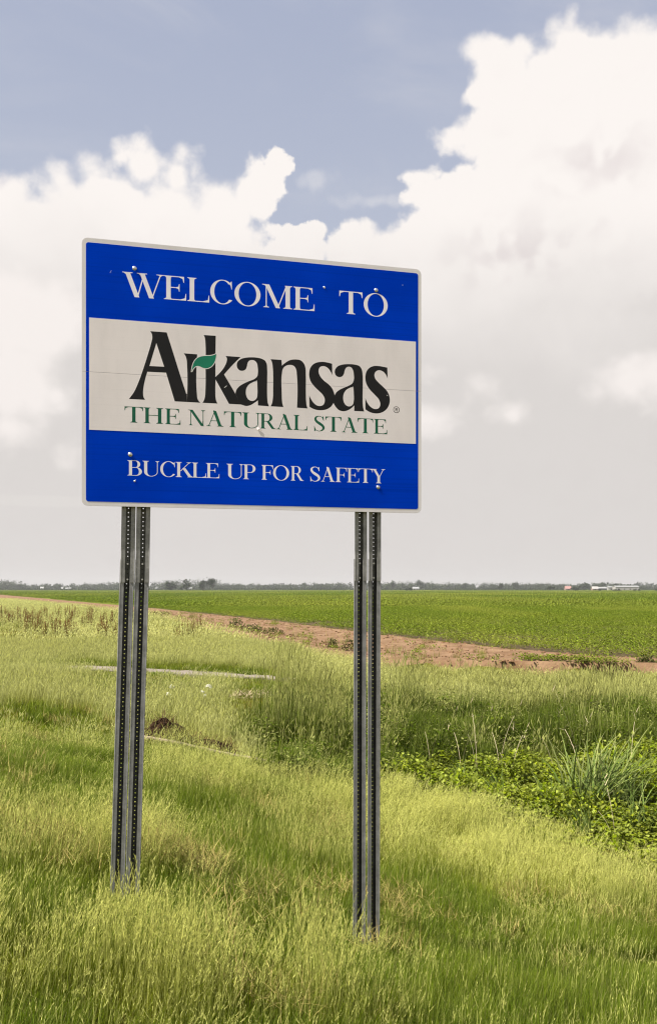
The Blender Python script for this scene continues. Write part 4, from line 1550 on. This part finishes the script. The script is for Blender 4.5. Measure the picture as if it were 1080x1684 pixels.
# --- leafy weeds mixed into the bank grass
src = [vine_clump(0.34, 0.85, 110).build('s', M_TALL) for i in range(3)]
x, y = strew(14, 24, 3.4, 0.5, 3)
z, u, v = zones(x, y)
ok = bank_of(x, y, u, v) & ~vine_of(u, v) & ~clear_spots(x, y) & (fbm(x * 0.7, y * 0.7, 131) > 0.42)
x, y, z = x[ok], y[ok], z[ok]
scatter('bank_undergrowth', np.stack([x, y, z], 1), rng.uniform(0, 6.28, len(x)), np.stack([rng.uniform(0.7, 1.2, len(x))] * 2 + [rng.uniform(0.6, 1.1, len(x)) * (1 - 0.4 * sstep(y, 20.5, 23.5))], 1), rng.integers(0, 3, len(x)),
        np.zeros(len(x)), src, 'dark leafy weeds growing through the grass of the ditch bank')


# --- crop rows
def crop_clump(L, W, H, n, lw):
    g = Plant()
    for i in range(n):
        xx = random.uniform(-W, W) / 2; yy = random.uniform(-L, L) / 2
        zz = H * random.uniform(0.35, 1.0) * (1 - 0.6 * (2 * xx / W) ** 2)
        g.leaf((xx, yy, zz), random.uniform(0, 6.283), random.gauss(0.1, 0.4), lw * random.uniform(0.8, 1.3), lw * random.uniform(0.55, 0.85), random.choice((0, 0, 0, 0.4, 0.8)))
    return g


row_d = np.array([-0.43, 0.903]); row_d /= np.linalg.norm(row_d)
row_n = np.array([row_d[1], -row_d[0]])
src = [crop_clump(1.2, 0.72, 0.34, 150, 0.085).build('s', M_CROP) for i in range(4)]
pts = []
for r_ in np.arange(0, 130):
    # rows run parallel to the track; r_ counts from the field edge
    for k in np.arange(-60, 150):
        p = np.array([3.3, 46.0]) + row_d * k * 1.0 + row_n * (r_ * 0.78 + 0.7) + rng.normal(0, 0.05, 2)
        if p[1] < 26 or p[1] > 118 or abs(p[0]) > 0.46 * p[1] + 3:
            continue
        pts.append(p)
pts = np.array(pts)
gap = pts[:, 0] - edge_x(FIELD_EDGE, pts[:, 1])
miss = fbm(pts[:, 0] * 0.3, pts[:, 1] * 0.3, 111)
ok = (gap > 0.3) & ((miss > 0.33) | (gap > 5))
pts = pts[ok]
# the single stray row outside the field edge
stray = np.array([px_ground(q, 1088 + (q - 870) * 0.055).xy for q in np.linspace(868, 1012, 14)])
pts = np.concatenate([pts, stray])
n = len(pts)
scatter('crop_rows', np.stack([pts[:, 0], pts[:, 1], np.zeros(n) + 0.01], 1), math.atan2(row_d[1], row_d[0]) - math.pi / 2 + rng.normal(0, 0.1, n) + math.pi * rng.integers(0, 2, n),
        np.stack([rng.uniform(0.85, 1.2, n), np.ones(n), 0.6 + 0.8 * fbm(pts[:, 0] * 0.25, pts[:, 1] * 0.25, 113)], 1), rng.integers(0, 4, n),
        np.clip(1.6 * fbm(pts[:, 0] * 0.12, pts[:, 1] * 0.05, 115) - 0.65, 0, 0.8), src, 'rows of leafy green bean plants in the near field')
src = [crop_clump(3.4, 3.0, 0.40, 150, 0.20).build('s', M_CROP) for i in range(4)]
x, y = strew(112, 420, 0.13, 0.46, 5)
xf, yf = strew(415, 1240, 0.022, 0.44, 5)
x, y = np.concatenate([x, xf]), np.concatenate([y, yf])
ok = x > edge_x(FIELD_EDGE, y) + 1.5
x, y = x[ok], y[ok]
n = len(x)
scatter('crop_canopy', np.stack([x, y, np.zeros(n)], 1), np.full(n, 0.44) + rng.normal(0, 0.05, n), np.stack([np.ones(n) * (0.8 + y / 400), np.ones(n) * (1 + y / 250), 0.75 + 0.5 * rng.random(n)], 1), rng.integers(0, 4, n),
        np.clip(fbm(x * 0.03, y * 0.008, 117) * 1.9 - 0.65, 0, 0.9), src, 'closed green canopy of the field further off')


# --- clods and sprouts on the dirt track
src = []
for i in range(4):
    bm = bmesh.new()
    bmesh.ops.create_icosphere(bm, subdivisions=2, radius=0.07)
    for q in bm.verts:
        q.co *= random.uniform(0.6, 1.3)
        q.co.z *= 0.6
    me = bpy.data.meshes.new('clod')
    bm.to_mesh(me); bm.free()
    me.materials.append(M_CLOD)
    src.append(bpy.data.objects.new('clod', me))
src += [shrubby for shrubby in (crop_clump(0.3, 0.3, 0.16, 24, 0.07).build('s', M_CROP), grass_clump(26, 0.16, 0.22, 0.008, 4, 3).build('s', M_GRASS))]
n = 2600
y = 27.5 + 62 * rng.random(n) ** 1.7
xa, xb = edge_x(NEAR_EDGE, y), edge_x(FIELD_EDGE, y)
q = rng.random(n)
x = xa - 0.6 + (xb - xa + 0.6) * q
lump = fbm(x * 0.8, y * 0.5, 151)
pick = np.where((rng.random(n) < 0.22) & ((lump > 0.55) | (q > 0.9) | (q < 0.1)), rng.integers(4, 6, n), rng.integers(0, 4, n))
rut = -0.06 * (np.exp(-((q - 0.38) / 0.07) ** 2) + np.exp(-((q - 0.68) / 0.07) ** 2))
zt = 0.08 + rut + 0.12 * (fbm(x * 0.9, y * 0.9, 11) - 0.5)
sz = np.where(pick > 3, rng.uniform(0.7, 1.6, n), rng.uniform(0.3, 1.0, n) ** 2 * 1.5)
scatter('track_litter', np.stack([x, y, zt], 1), rng.uniform(0, 6.28, n), np.stack([sz] * 3, 1), pick, np.full(n, 0.2), src, 'clods of dirt and small sprouts on the bare track')


# --- red-brown dock weeds in the far verge
def dock(nst=5, h=0.8):
    g = Plant()
    for i in range(nst):
        a = random.uniform(0, 6.283); r = random.uniform(0, 0.12)
        L = h * random.uniform(0.7, 1.1)
        az = random.uniform(0, 6.283)
        g.blade((r * math.cos(a), r * math.sin(a), 0), az, L, 0.012, 0.08, 0.15, 3, 1.0, 0.6, False)
        for k in range(26):
            q = random.uniform(0.4, 1.0)
            g.leaf((r * math.cos(a) + math.cos(az) * 0.12 * q * L, r * math.sin(a) + math.sin(az) * 0.12 * q * L, L * q * 0.97), random.uniform(0, 6.283), random.uniform(-0.2, 0.9), 0.05, 0.035, 1.0)
        for k in range(5):
            g.leaf((r * math.cos(a), r * math.sin(a), L * random.uniform(0.03, 0.4)), random.uniform(0, 6.283), random.uniform(0.0, 0.8), 0.16, 0.05, 0.0)
    return g


src = [dock(5, 0.75).build('s', M_DOCK) for i in range(3)]
P = []
for (u0, u1, v0, v1, n) in ((-60, 130, 1002, 1014, 46), (-40, 60, 1010, 1022, 24), (40, 190, 1014, 1042, 66), (120, 240, 1004, 1018, 14), (280, 330, 1022, 1050, 9)):
    for i in range(n):
        P.append(px_ground(random.uniform(u0, u1), random.uniform(v0, v1) + 8))
P = np.array([tuple(p) for p in P])
n = len(P)
scatter('weeds', P, rng.uniform(0, 6.28, n), np.stack([rng.uniform(0.8, 1.4, n)] * 3, 1) * (0.75 + P[:, 1:2] * 0.004), rng.integers(0, 3, n), rng.uniform(0, 0.6, n), src,
        'rust brown seeding weeds among the far verge grass')


# ------------------------------------------------------------------ single plants and bits one can point at
def copy_thing(o, loc, rz=0.0, sc=1.0, label=None, group=None):
    c_ = o.copy()
    COL.objects.link(c_)
    c_.location = loc
    c_.rotation_euler = (0, 0, rz)
    c_.scale = (sc, sc, sc)
    if label: c_['label'] = label
    if group: c_['group'] = group
    return c_


def reed(n, h, w, spread):
    g = Plant()
    for i in range(n):
        r = spread * math.sqrt(random.random()); a = random.uniform(0, 6.283)
        g.blade((r * math.cos(a), r * math.sin(a), -0.03), random.gauss(0.1, 1.3), h * random.uniform(0.6, 1.1), w * random.uniform(0.7, 1.2), random.uniform(0.03, 0.35), random.uniform(0.6, 1.9), 7,
                random.choice((0.0, 0.3, 0.8)), 0.0)
    return g


def ground_at(u, v, lift=0.0):
    p = px_ground(u, v, lift)
    return p


big = reed(260, 1.75, 0.036, 0.52).build('tall_grass_plant', M_REED, True)
big.location = ground_at(985, 1345)
tag(big, 'biggest clump of tall pale arching grass standing in the ditch vines', 'tall grass')
small = reed(34, 1.25, 0.026, 0.16).build('tall_grass_plant', M_REED, True)
gp = 'smaller pale grass tufts in the ditch'
small.location = ground_at(1050, 1385)
tag(small, 'drooping pale grass tuft right of the biggest ditch clump', 'tall grass', gp)
for (u, v, s_, lb) in ((905, 1345, 0.8, 'small pale grass tuft left of the biggest ditch clump'), (822, 1322, 0.75, 'thin pale grass tuft rising where the vines narrow'),
                       (960, 1385, 0.8, 'pale grass tuft in front of the biggest ditch clump'), (757, 1292, 0.6, 'leftmost pale grass tuft among the ditch vines')):
    copy_thing(small, ground_at(u, v), random.uniform(0, 6), s_, lb, gp)


def dry_stalk(h, lean):
    g = Plant()
    e = g.blade((0, 0, -0.03), 0.2 + random.uniform(-2, 2), h * 1.1, 0.007, lean, 0.75, 5, 1.0, 0.6, False)
    g.blade((0.004, 0.004, -0.03), 1.7, h * 0.85, 0.006, lean * 1.5 + 0.15, 0.9, 5, 1.0, 0.6, False)
    for i in range(5):
        g.blade(tuple(np.array(e) * random.uniform(0.5, 0.95)), random.uniform(0, 6.28), h * random.uniform(0.08, 0.25), 0.008, random.uniform(0.4, 1.4), 0.8, 3, 0.8, 0.5)
    g.seed(e, 0.2, lean + 0.3, h * 0.12, 0.016, 1.0)
    return g


gs = 'dead straw stalks along the ditch'
for i, (u, v, h_, ln, lb) in enumerate((
        (707, 1268, 1.05, 0.02, 'broad bleached dead stalk leftmost of those in the ditch'), (758, 1275, 1.15, 0.05, 'thin dead stalk left of the centre of the ditch'),
        (784, 1282, 1.25, 0.10, 'leaning dead stalk next to a thinner one in mid ditch'), (822, 1280, 1.20, 0.02, 'upright dead stalk near the middle of the vines'),
        (838, 1292, 1.0, 0.22, 'slanting dead stalk among the vines left of the pale grass'), (913, 1285, 1.25, 0.18, 'dead stalk arching just left of the biggest grass clump'),
        (955, 1290, 1.5, 0.12, 'tallest dead stalk rising out of the biggest grass clump'), (1035, 1290, 1.2, 0.20, 'dead stalk right of the biggest grass clump'),
        (925, 1190, 1.0, 0.02, 'short white dead stalk high on the far bank'), (1012, 1395, 0.9, 0.30, 'bent dead stalk in front of the ditch grasses'))):
    o = dry_stalk(h_, ln).build('dry_stalk', M_STRAW, True)
    o.location = ground_at(u, v)
    tag(o, lb, 'dead stalk', gs)

# low dark shrubs at the near edge of the track
def shrub(rad, h, n, lw, mat):
    g = Plant()
    for i in range(n):
        a = random.uniform(0, 6.283); b_ = math.acos(random.uniform(0, 1))
        q = random.uniform(0.55, 1.0)
        g.leaf((rad * q * math.sin(b_) * math.cos(a), rad * q * math.sin(b_) * math.sin(a), h * q * math.cos(b_) + 0.03), random.uniform(0, 6.28), random.gauss(0.2, 0.6), lw * random.uniform(0.7, 1.3), lw * 0.6, random.choice((0, 0, 0.3)))
    return g


M_BUSH = plant_mat('weed_bush_leaf', ((0.09, 0.115, 0.025), (0.15, 0.14, 0.04), (0.08, 0.085, 0.025)), (0.2, 0.15, 0.06), (0.12, 0.09, 0.04), 0.2)
gb = 'low weed bushes beside the dirt track'
for (u, v, r_, h_, lb) in ((388, 1034, 0.55, 0.75, 'dark weed bush beside the track, between the two post pairs'), (414, 1040, 0.7, 0.5, 'low dark weed bush right of a taller one by the track'),
                           (446, 1044, 0.8, 0.35, 'flat dark weed bush spreading onto the track edge'), (264, 1014, 1.0, 0.5, 'distant dark weed bush just right of the left posts'),
                           (574, 1074, 0.32, 0.75, 'upright green weed bush left of the right posts'), (548, 1068, 0.3, 0.5, 'small reddish weed bush on the track edge left of the right posts'),
                           (1062, 1092, 0.35, 0.25, 'tiny weed bush at the end of the stray crop row')):
    o = shrub(r_, h_, 220, 0.11 if v > 1050 else 0.16, M_BUSH).build('weed_bush', None, True)
    o.data.materials.append(M_BUSH)
    o.location = ground_at(u, v)
    tag(o, lb, 'weed bush', gb)

o = shrub(0.75, 1.15, 620, 0.10, M_VINE).build('leafy_bush', None, True)
o.data.materials.append(M_VINE)
o.location = ground_at(1092, 1335)
tag(o, 'bright green leafy bush at the right end of the ditch', 'bush')
o = shrub(0.55, 0.75, 420, 0.09, M_VINE).build('leafy_bush', None, True)
o.data.materials.append(M_VINE)
o.location = ground_at(1046, 1330)
tag(o, 'lower leafy bush left of the bright one in the ditch', 'bush')

# pale pole lying along the edge of the ditch
a_, b_ = ground_at(236, 1207, 0.22), ground_at(482, 1254, 0.22)
pl = MB()
pts_, rad_ = [], []
for i in range(15):
    q = i / 14
    p = a_.lerp(b_, q)
    pts_.append((p.x, p.y + 0.03 * math.sin(5 * q), a_.z + (b_.z - a_.z) * q + 0.15 + 0.012 * math.sin(9 * q)))
    rad_.append(0.040 * (1 - 0.3 * q) * random.uniform(0.93, 1.07))
pl.tube(pts_, rad_, 8)
M_POLE = simple_mat('weathered_wood', (0.27, 0.205, 0.155), 0.9, 0, 0.4, 14.0, 0.2, 0.5)
pole = pl.build('pole', M_POLE, None, True, True)
tag(pole, 'long pale weathered pole lying along the edge of the ditch', 'pole')

# heap of dead brown stems
M_HEAP = plant_mat('dead_stems', ((0.06, 0.034, 0.017), (0.10, 0.058, 0.03), (0.04, 0.022, 0.012)), (0.2, 0.13, 0.07), (0.15, 0.08, 0.035), 0.03)
hp = ground_at(268, 1213, 0.16)


def heap(rad, h, n):
    g = Plant()
    for i in range(n):
        a = random.uniform(0, 6.283); r = rad * math.sqrt(random.random())
        hh = h * max(0.0, 1 - (r / rad) ** 1.6) * random.uniform(0.25, 1.05)
        g.blade((r * 1.25 * math.cos(a), r * 0.8 * math.sin(a), hh), random.uniform(0, 6.283), random.uniform(0.12, 0.4), random.uniform(0.008, 0.02), random.uniform(0.8, 1.7), random.uniform(-0.2, 1.0), 3, random.choice((0, 0.2, 1.0)), 0.0)
    return g


o = heap(0.50, 0.56, 1100).build('brush_heap', M_HEAP, True)
o.location = hp
tag(o, 'heap of dead brown stems piled behind the pale pole', 'brush heap')


def mound(parent, rx, ry, h, mat):
    v_, f_ = [], []
    nr, na = 7, 18
    for i in range(nr):
        q = i / (nr - 1)
        for k in range(na):
            a = 2 * math.pi * k / na
            w_ = 1 + 0.25 * math.sin(3 * a + 1) + random.uniform(-0.12, 0.12)
            v_.append((rx * (1 - q) * w_ * math.cos(a), ry * (1 - q) * w_ * math.sin(a), -0.1 + (h + 0.1) * math.sin(q * math.pi / 2) * random.uniform(0.86, 1.1)))
    for i in range(nr - 1):
        for k in range(na):
            f_.append((i * na + k, i * na + (k + 1) % na, (i + 1) * na + (k + 1) % na, (i + 1) * na + k))
    return mesh_obj('soil_core', v_, f_, mat, parent)


M_SOIL = simple_mat('dark_soil', (0.040, 0.024, 0.013), 0.95, 0, 0.4, 16.0, 0.05, 0.8)
mound(o, 0.66, 0.42, 0.50, M_SOIL)
hp2 = ground_at(335, 1226, 0.12)
o = heap(0.55, 0.26, 500).build('brush_heap', M_HEAP, True)
o.location = hp2
tag(o, 'low scatter of dead brown stems trailing right of the heap', 'brush heap')
mound(o, 0.70, 0.40, 0.22, M_SOIL)
o = heap(0.55, 0.14, 300).build('dead_grass_patch', M_STRAW, True)
o.location = ground_at(418, 1146)
tag(o, 'flattened patch of dead tan grass below the concrete strip', 'dead grass')

# white litter
M_PAPER = simple_mat('white_paper', (0.78, 0.76, 0.70), 0.7, 0, 0.08, 30, 0.3, 0.2)
for i, (u, v, s_, lb) in enumerate(((283, 1128, 0.10, 'crumpled white paper scrap nearest the left posts, upper one'), (277, 1141, 0.09, 'crumpled white paper scrap just below the first'),
                                    (343, 1129, 0.12, 'tallest white paper scrap standing in the grass'), (333, 1137, 0.08, 'small white paper scrap left of the tallest'), (337, 1143, 0.08, 'small white paper scrap lowest of the right ones'))):
    rr = random.Random(i + 3)
    bm = bmesh.new()
    bmesh.ops.create_icosphere(bm, subdivisions=2, radius=s_ * 0.75)
    for q in bm.verts:
        q.co *= rr.uniform(0.55, 1.15)
        q.co.z *= 0.8
    me = bpy.data.meshes.new('litter')
    bm.to_mesh(me); bm.free()
    me.materials.append(M_PAPER)
    o = bpy.data.objects.new('litter', me)
    COL.objects.link(o)
    p = ground_at(u, v + 4, 0.2)
    o.location = (p.x, p.y, p.z + 0.24)
    o.rotation_euler = (0.3 * i, 0.5, i)
    tag(o, lb, 'litter', 'white litter in the grass below the concrete strip')

# ------------------------------------------------------------------ far away: trees, margin, farm buildings
M_FARLEAF = plant_mat('far_tree_leaf', ((0.040, 0.060, 0.022), (0.065, 0.085, 0.032), (0.032, 0.048, 0.018)), (0.08, 0.08, 0.04), (0.08, 0.10, 0.04), 0.15)
M_BARK = simple_mat('bark', (0.10, 0.085, 0.07), 0.9, 0, 0.2, 3, 0.1, 0.3)


def crown(g, cx, cy, cz, rad, h, n, ls):
    lobes = [(random.gauss(0, 0.42) * rad, random.gauss(0, 0.42) * rad, random.uniform(-0.35, 0.38) * h, random.uniform(0.38, 0.62)) for _ in range(7)]
    for i in range(n):
        lx, ly, lz, lr = random.choice(lobes)
        a = random.uniform(0, 6.283); cb_ = random.uniform(-1, 1); sb = math.sqrt(1 - cb_ * cb_)
        q = random.uniform(0.5, 1.05)
        p = (cx + lx + rad * lr * q * sb * math.cos(a), cy + ly + rad * lr * q * sb * math.sin(a), max(0.4, cz + lz + h * 0.5 * lr * q * cb_))
        g.leaf(p, random.uniform(0, 6.283), random.gauss(0.1, 0.7), ls * random.uniform(0.7, 1.4), ls * random.uniform(0.6, 1.0), random.choice((0, 0, 0.4)))


def belt(name, y0, spread_y, x0, x1, count, h_of, ls, label):
    g = Plant()
    for i in range(count):
        xx = random.uniform(x0, x1); yy = y0 + random.uniform(-spread_y, spread_y)
        h_ = h_of(xx) * random.uniform(0.75, 1.2)
        crown(g, xx, yy, h_ * 0.56, h_ * random.uniform(0.45, 0.75), h_ * 0.9, 80, ls)
        for k in range(26):
            g.leaf((xx + random.gauss(0, h_ * 0.5), yy + random.gauss(0, 4), h_ * random.uniform(0.04, 0.5)), random.uniform(0, 6.283), random.gauss(0.1, 0.7), ls * 1.5, ls * 1.2, 0.0)
    o = g.build(name, M_FARLEAF, True)
    tag(o, label, kind='stuff')
    return o


prof_u = np.array([-400, 0, 25, 40, 60, 150, 200, 250, 310, 355, 362, 420, 480, 560, 590, 640, 690, 700, 760, 830, 900, 940, 1010, 1040, 1080, 1500])
prof_h = 1.2 * np.array([12, 14, 14, 9, 8, 10, 11, 12, 16, 17, 10, 9, 9.5, 10, 11, 12, 13, 12, 10.5, 10, 10, 9, 9, 7, 7, 9.0])
YB = 1650.0
hf = lambda xx: float(np.interp(540 + F * xx / YB, prof_u, prof_h))
belt('treeline', YB, 40, -1050, 1050, 760, hf, 2.0, 'dim grey green line of trees along the horizon')
belt('far_woods', 2180, 60, -1500, 1500, 520, lambda xx: 13.0 + 2 * math.sin(xx * 0.01), 4.0, 'faint hazy woods behind the horizon treeline')


def tree(u, Y, h_, rad, label, group=None, n=620, ls=1.7):
    xx = (u - 540) / F * Y
    t_ = empty('tree', (xx, Y, 0))
    tb_ = MB()
    tb_.tube([(0, 0, -0.3), (0.1, 0, h_ * 0.25), (0.0, 0.1, h_ * 0.5), (0.15, 0, h_ * 0.8)], [h_ * 0.035, h_ * 0.028, h_ * 0.02, h_ * 0.006], 7)
    tb_.tube([(0, 0, h_ * 0.35), (rad * 0.4, 0.2, h_ * 0.6)], [h_ * 0.014, h_ * 0.004], 5)
    tb_.tube([(0, 0, h_ * 0.4), (-rad * 0.4, -0.2, h_ * 0.65)], [h_ * 0.014, h_ * 0.004], 5)
    tb_.build('trunk', M_BARK, t_)
    g = Plant()
    crown(g, 0, 0, h_ * 0.58, rad, h_ * 0.85, n, ls)
    g.build('crown', M_FARLEAF, True, t_)
    tag(t_, label, 'tree', group)
    return t_


gt = 'single trees standing out of the horizon treeline'
for (u, Y, h_, r_, lb) in (
        (307, 1000, 12.5, 7, 'rounded tree between the two tallest at the left wood'), (350, 1000, 13.5, 6, 'tall tree ending the left wood on its right'), (334, 1010, 12.2, 7, 'broad tree left of the wood-ending tree'),
        (283, 1010, 11.5, 7, 'leftmost tree of the wood beside the left posts'), (645, 1500, 16, 6, 'round topped tree just right of the right posts'), (690, 1420, 17, 10, 'broad tall tree above the small white house'),
        (823, 1250, 11, 3.2, 'narrow dark tree standing alone before the treeline'), (848, 1500, 14, 6, 'rounded tree right of the narrow dark one'), (762, 1550, 13, 8, 'wide low tree midway along the right treeline'),
        (960, 1300, 12, 8, 'dark tree left of the long white shed'), (983, 1320, 12.5, 11, 'widest dark tree behind the pale round hut'), (1013, 1420, 10.5, 4, 'small tree behind the left end of the white shed'), (1021, 1420, 10, 4.5, 'small tree behind the middle of the white shed'),
        (1033, 1420, 9, 3, 'thin tree behind the right end of the white shed'), (10, 1500, 15, 13, 'high dense tree at the far left of the horizon'), (33, 1560, 12, 5, 'thin topped tree right of the high far left one')):
    tree(u, Y, h_, r_, lb, gt)
gd = 'dark bushes out in the far field'
for (u, Y, h_, r_, lb) in ((905, 1000, 4.6, 4.2, 'biggest dark round bush out in the far field'), (943, 1050, 5.0, 3.8, 'dark round bush right of the red roofed barn'), (668, 1000, 2.4, 1.2, 'tiny dark bush left of the small white house'),
                           (675, 1000, 3.4, 2.0, 'dark bush beside the small white house'), (986, 900, 1.6, 1.8, 'low dark bush right of the pale round hut'), (1010, 900, 1.6, 2.0, 'low dark bush before the white shed, left one'),
                           (1017, 900, 1.8, 2.2, 'low dark bush before the white shed, right one'), (1043, 900, 1.4, 1.8, 'low dark bush below the right end of the white shed'), (1050, 900, 1.6, 2.0, 'low dark bush just past the right end of the white shed'), (1078, 900, 1.7, 2.0, 'low dark bush at the right end of the horizon')):
    t_ = tree(u, Y, h_, r_, lb, gd, 420, 0.45 + 0.2 * h_)
    t_.name = 'field_bush'
    t_['category'] = 'bush'

# dark rough strip closing the field
g = Plant()
for i in range(15000):
    xx = random.uniform(-900, 900)
    g.leaf((xx, 1290 + random.uniform(-8, 8), random.uniform(0.1, 2.6)), random.uniform(0, 6.28), random.choice((-1, 1)) * random.uniform(0.6, 1.4), 1.6, 1.3, 0.0)
o = g.build('far_hedge', M_FARLEAF, True)
tag(o, 'thin dark rough strip closing the far side of the field', kind='stuff')

M_WALLW = simple_mat('white_cladding', (0.34, 0.325, 0.31), 0.7, 0, 0.06, 0.5, 0.2, 0.05)
M_WALLP = simple_mat('pale_pink_wall', (0.30, 0.20, 0.175), 0.8, 0, 0.08, 0.5, 0.2, 0.05)
M_ROOFG = simple_mat('grey_roof', (0.26, 0.26, 0.26), 0.7, 0.1, 0.1, 0.5, 0.3, 0.05)
M_ROOFR = simple_mat('red_roof', (0.32, 0.17, 0.15), 0.8, 0, 0.1, 0.5, 0.3, 0.05)
M_ROOFW = simple_mat('white_roof', (0.27, 0.27, 0.265), 0.6, 0.1, 0.05, 0.5, 0.3, 0.05)
M_DARK = simple_mat('dark_opening', (0.05, 0.05, 0.05), 0.6, 0, 0.1, 0.5, 0.3, 0.05)


def building(name, u, Y, L, D_, wall_h, roof_h, wm, rm, label, cat, nd=2, rot=0.0):
    xx = (u - 540) / F * Y
    o = empty(name, (xx, Y, 0), rot)
    w_ = MB()
    w_.box(-L / 2, L / 2, -D_ / 2, D_ / 2, -0.2, wall_h)
    for s in (-1, 1):      # gable ends
        x_ = s * L / 2
        w_.add([(x_, -D_ / 2, wall_h), (x_, D_ / 2, wall_h), (x_, 0, wall_h + roof_h - 0.05), (x_ - s * 0.2, -D_ / 2, wall_h), (x_ - s * 0.2, D_ / 2, wall_h), (x_ - s * 0.2, 0, wall_h + roof_h - 0.05)],
               [(0, 1, 2), (5, 4, 3), (0, 2, 5, 3), (1, 4, 5, 2)])
    w_.build('wall', wm, o)
    r_ = MB()
    e = 0.5
    for s in (-1, 1):
        y0_, y1_ = s * (D_ / 2 + e), 0
        z0_, z1_ = wall_h - e * roof_h / (D_ / 2) + 0.06, wall_h + roof_h + 0.06
        r_.add([(-L / 2 - e, y0_, z0_), (L / 2 + e, y0_, z0_), (L / 2 + e, y1_, z1_), (-L / 2 - e, y1_, z1_), (-L / 2 - e, y0_, z0_ + 0.15), (L / 2 + e, y0_, z0_ + 0.15), (L / 2 + e, y1_, z1_ + 0.15), (-L / 2 - e, y1_, z1_ + 0.15)],
               [(0, 1, 2, 3), (7, 6, 5, 4), (0, 4, 5, 1), (1, 5, 6, 2), (2, 6, 7, 3), (3, 7, 4, 0)])
    r_.build('roof', rm, o)
    for k in range(nd):
        d_ = MB()
        x_ = -L / 2 + L * (k + 0.5) / nd
        d_.box(x_ - 1.1, x_ + 1.1, -D_ / 2 - 0.06, -D_ / 2 + 0.02, 0.0 if k == 0 else 1.0, min(2.6, wall_h * 0.75))
        d_.build('door' if k == 0 else 'window', M_DARK, o)
    tag(o, label, cat)
    return o


building('farm_shed', 1028, 1250, 34, 14, 5.2, 1.6, M_WALLW, M_ROOFW, 'long low white shed on the horizon at the right', 'shed', 4)
building('farm_shed', 1003, 1280, 9, 8, 4.5, 1.4, M_WALLW, M_ROOFG, 'short pale shed left of the long white one', 'shed', 1)
building('farm_shed', 988, 1270, 13, 10, 3.0, 2.0, M_DARK, M_ROOFW, 'open dark sided shed under a pale roof by the dark trees', 'shed', 2)
building('hut', 977, 1150, 7.5, 6, 2.6, 2.8, M_WALLP, M_WALLW, 'small pink walled hut under a pale roof in the far field', 'hut', 1)
building('barn', 933, 1260, 8.5, 9, 2.6, 3.4, M_WALLP, M_ROOFR, 'red roofed barn left of a dark round bush', 'barn', 1)
building('house', 683, 1260, 9, 8, 2.8, 2.2, M_WALLW, M_ROOFG, 'small white house under the broad tall tree', 'house', 2)
building('house', 70, 1480, 5, 7, 3.0, 2.6, M_WALLW, M_ROOFW, 'white house at the far left with steep pale roof', 'house', 1)
building('house', 113, 1480, 9, 7, 2.6, 1.6, M_WALLW, M_ROOFW, 'long pale house between the far left house and the posts', 'house', 2)
building('house', 103, 1490, 3, 5, 2.6, 2.0, M_WALLW, M_ROOFW, 'tiny white hut left of the long pale house', 'house', 1)
building('house', 313, 1430, 6, 6, 2.6, 1.8, M_WALLW, M_ROOFW, 'white house under the middle of the left wood', 'house', 1)
building('house', 258, 1430, 4, 5, 2.6, 1.6, M_WALLW, M_ROOFW, 'small white house just right of the left posts', 'house', 1)

# ------------------------------------------------------------------ summer haze
hz = MB()
hz.box(-2560, 2560, -2560, 2560, -4.5, 34.0)
m, t, out = new_mat('summer_haze')
pv_ = t.n.new('ShaderNodeVolumePrincipled')
pv_.inputs['Color'].default_value = (0.93, 0.94, 0.96, 1)
pv_.inputs['Density'].default_value = 0.00013
pv_.inputs['Anisotropy'].default_value = 0.2
t.l.new(pv_.outputs[0], out.inputs['Volume'])
haze = hz.build('haze', m)
tag(haze, 'thin pale summer haze over the plain', kind='stuff')
